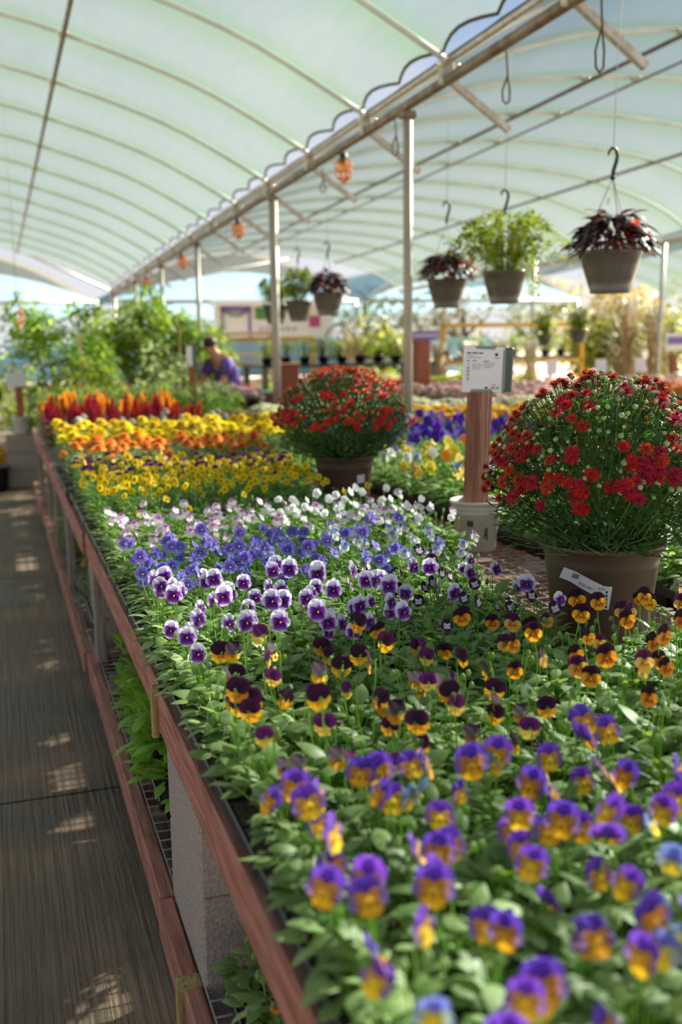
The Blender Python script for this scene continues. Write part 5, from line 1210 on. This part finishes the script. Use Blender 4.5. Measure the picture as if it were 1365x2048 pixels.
# timber frames
def frame(x0, x1, y, z0, z1, lab, mt='yellow'):
    t = thing('timber_frame', lab, 'frame', (x0, y, 0))
    for x in (0, x1-x0): mb = MB(); mb.box((x, 0, z1/2), (.08, .08, z1), 0); ob('upright', mb.mesh('upright', [mt]), t)
    for z in (z0, z1): mb = MB(); mb.box(((x1-x0)/2, 0, z), (x1-x0, .08, .08), 0); ob('rail', mb.mesh('rail', [mt]), t)
frame(8.0, 11.0, 18, 1.05, 1.75, 'yellow painted timber frame rack behind the timber sign post'); frame(3.8, 5.6, 18.5, 1.1, 1.55, 'yellow timber frame right of the person'); frame(4.6, 6.2, 24, 1.2, 1.7, 'far pale timber frame under the banner', 'pallet')
mb = MB(); mb.box((0, 0, 0), (2.8, .6, .05), 0); one('rack_shelf', 'dark shelf across the yellow timber rack', 'shelf', mb, ['black'], (9.5, 18.3, 1.12))
for i in range(8): shrub((8.2+.36*i, 18.3, 1.145), 'shrub' if i % 3 else 'shrub_d', .2, .4, 110, .07, 'green plant on the dark shelf of the yellow rack, %s from left' % ordn[i], 120+i, 'rack_plant', 'potted plant', pot=(.09, .12), group='plants on the yellow rack')
# banner wall of the shop
t = thing('banner_stand', 'white banner stall with a purple arch outline and green and magenta prints', 'stall', (5.7, 27.5, 0))
mb = MB(); mb.box((1.7, .6, 1.35), (3.4, .08, 2.4), 0); ob('wall_panel', mb.mesh('wall_panel', ['white']), t)
mb = MB(); mb.box((1.7, .3, 2.56), (3.6, .9, .14), 0); ob('fascia', mb.mesh('fascia', ['white']), t)
mb = MB()
for x in (.22, .98): mb.box((x, .52, 1.95), (.07, .03, 1.0), 0)
mb.box((.6, .52, 2.4), (.83, .03, .14), 0); ob('purple_arch', mb.mesh('purple_arch', ['purple']), t)
mb = MB(); mb.tube([(.6+.28*math.cos(a), .50, 2.38+.16*math.sin(a)) for a in [PI+PI*k/10 for k in range(11)]], .03, 0, 6); mb.box((1.3, .52, 2.28), (.3, .03, .32), 0); mb.box((1.85, .52, 2.26), (.26, .03, .3), 0); ob('green_print', mb.mesh('green_print', ['printgreen']), t)
mb = MB(); mb.box((2.45, .52, 2.28), (.42, .03, .28), 0); mb.box((2.85, .52, 2.05), (.3, .03, .3), 0); ob('magenta_print', mb.mesh('magenta_print', ['magenta']), t)
mb = MB()
for k in range(6): mb.box((1.3+k*.19, .52, 1.85), (.1, .02, .12), 0)
ob('pale_lettering', mb.mesh('pale_lettering', [mat('pale_print', '#c4a8bc')]), t)
mb = MB()
for k in range(5): mb.box((1.45+k*.42, .5, 1.32), (.3, .04, .14), 0)
ob('goods', mb.mesh('goods', [mat('dull_goods', '#8a5a50', '#4f5f46', scale=3)]), t)
mb = MB(); mb.box((0, 0, 0), (16, .06, 1.0), 0); one('blue_screen', 'pale blue screen fence across the back of the yard', 'screen', mb, [mat('blue_screen', '#8fb8d0', '#a8cce0', rough=.8, scale=1, trans=.3)], (6, 28.0, 1.05))
mb = MB(); mb.box((0, 0, .3), (14, 1.6, .6), 0, bevel=.02); one('stacked_goods', 'low pale stack of bagged goods below the blue screen', 'goods', mb, [mat('bagged_goods', '#b89a80', '#e0d4c0', rough=.8, scale=2.2)], (4, 26.6, 0))
for i, (x, y, h) in enumerate(((3.4, 18, .9), (5.2, 19.4, .8), (7.4, 21, 1.0), (8.6, 22.5, .9), (10, 21, 1.0), (11.5, 22, 1.2), (2.6, 17.5, .8), (1.4, 17, .9), (-.4, 18, .8), (0.6, 16.5, .7))):
    shrub((x, y, 0), ('lime', 'shrub', 'tree_b')[i % 3], .7, h, 420, .13, 'rounded yard shrub in the middle distance, %s of the scattered row' % ordn[i], 200+i, 'yard_shrub')
# trees
def tree(loc, H, R, mt, lab, seed, n=1500, leaf_=.32):
    rr = random.Random(seed); t = thing('tree', lab, 'tree', loc); mb = MB(); mb.tube([(0, 0, 0), (.05, 0, H*.5), (0, 0, H*.85)], [.16, .1, .04], 0, 8)
    for k in range(6): a = k*1.05; mb.tube([(0.03, 0, H*.35+k*.1), (R*.6*math.cos(a), R*.6*math.sin(a), H*.6+k*.1)], [.06, .02], 0, 5)
    ob('trunk', mb.mesh('trunk', ['bark']), t)
    ob('crown', shrub_mesh('crown', mt, R, H, n, leaf_, seed, 0, base=H*.12).mesh('crown', [mt, 'bark']), t)
for i, (x, y, H, R, mt, lab) in enumerate(((12.5, 33, 3.0, 1.7, 'tree', 'yellow green tree beyond the yard, behind the rack'), (15.0, 32, 3.0, 1.8, 'tree_b', 'golden tree beyond the yard left of the right baskets gap'), (17.6, 32, 3.2, 1.8, 'tree', 'yellow green tree beyond the corn stalks'),
        (20.0, 30, 3.0, 1.7, 'tree_b', 'golden brown tree behind the far corn bundles'), (21.4, 28, 3.3, 1.6, 'tree', 'olive green tree against the white sky at the right edge'), (14.5, 22.5, 2.0, 1.2, 'tree_b', 'low golden hedge tree behind the small hanging pots'),
        (13.2, 20.5, 1.8, 1.0, 'tree', 'low green hedge tree left of the corn stalks'), (16.5, 23, 2.0, 1.3, 'tree', 'low green hedge tree behind the corn stalks'), (10.2, 27, 2.0, 1.3, 'tree', 'yellow green bush behind the steel gutter post'))):
    tree((x, y, 0), H, R, mt, lab, 300+i, 1300, .26)
# left end of the aisle
mb = MB()
for k in range(5): mb.box((0, .0, .06+k*.13), (1.6, .8, .10), 0, bevel=.01)
one('pallet_stack', 'stack of pale timber pallets at the far end of the aisle', 'pallets', mb, ['pallet'], (-.85, 16.5, 0))
mum_zone(-.35, .02, 11.6, 12.6, .30, ('#f0b010', '#f8cc20'), 'ya', 'yellow plant at the aisle end', 'yellow plants at the aisle end', .0, 40, 1.6)
mum_zone(-.9, .1, 15.8, 16.8, .32, ('#f0dcd8', '#f8f0ee'), 'wa', 'white plant on the pallets', 'white plants on the pallets', .68, 41, 1.4)
for i in range(3): mb = MB(); mb.lathe([(0, 0), (.12, 0), (.15, .26), (.155, .26), (.14, .25), (0, .2)], n=20); one('nursery_pot', 'nursery pot on the floor at the aisle end, %s from the left' % ordn[i], 'pot', mb, ['black' if i < 2 else 'potgrey'], (-.30+.2*i, 11.0+.3*i, 0))
# side stretch right of the bench: deck boards seen through the mesh
mb = MB()
for k in range(9): mb.box((0, k*.36, 0), (1.0, .14, .03), 0, bevel=.003)
one('under_boards', 'reddish boards lying under the wire mesh by the big mum', 'boards', mb, ['redwood'], (1.75, 1.3, .48))

# ---------------------------------------------------------------- lower shelf stock
SZ = .256
tray(.33, .83, 1.16, 1.44, 5, 3, SZ, 'black cell tray of dark violas on the low shelf, nearest the camera'); tray(.33, .83, 1.45, 1.73, 5, 3, SZ, 'black cell tray of dark violas on the low shelf, beside the block pier')
V(.33, .83, 1.16, 1.74, ['MY', 'MY', 'OM'], .9, 'shaded maroon viola on the low shelf', 'violas on the low shelf', 'mix', 0, .7, z=SZ, seed=50)
M['arug'] = leaf_mat('arugula_leaf', '#4c7a2a', '#8cb84a', '#a4d83a')
AR = [simple_fol('arugula', 150, .21, .085, .058, .55, 'arug', 'lobed', seed=60+i, pitch=(-.2, 1.2)) for i in range(4)]
tray(.33, .83, 2.55, 2.83, 5, 3, SZ, 'black cell tray of leafy greens on the low shelf, nearer one'); tray(.33, .83, 2.85, 3.13, 5, 3, SZ, 'black cell tray of leafy greens on the low shelf, farther one')
tag(ob('plant_tag', TGs, None, (.36, 1.22, SZ+.06), (.1, .1, .6), 1), 'white plant tag among the dark violas on the low shelf', 'plant tag')
zone_simple(.32, .84, 2.52, 3.3, .15, 0, [], AR, 'lobed leafy green on the low shelf', 'leafy greens on the low shelf', 'potted plant', 'leafy_green', seed=51, z=SZ+.05, sc_=1.1)
zone_simple(.30, .80, 4.35, 5.1, .14, .9, MG['O'], MF, 'orange marigold on the low shelf', 'marigolds on the low shelf', 'flowering plant', 'marigold_plant', seed=52, z=SZ+.03, spread=.05, sc_=1.3)
zone_simple(.30, .80, 5.8, 6.6, .16, 1.6, COS[3:]+[daisy('#8a4ac0', '#a468d0', .07, 9)], ZF, 'magenta flower on the low shelf', 'magenta plants on the low shelf', 'flowering plant', 'petunia_plant', seed=53, z=SZ+.02, spread=.09)
tray(.32, .82, 4.4, 4.9, 5, 5, SZ, 'black tray of marigolds on the low shelf'); tray(.32, .82, 5.85, 6.4, 5, 5, SZ, 'black tray of magenta plants on the low shelf')
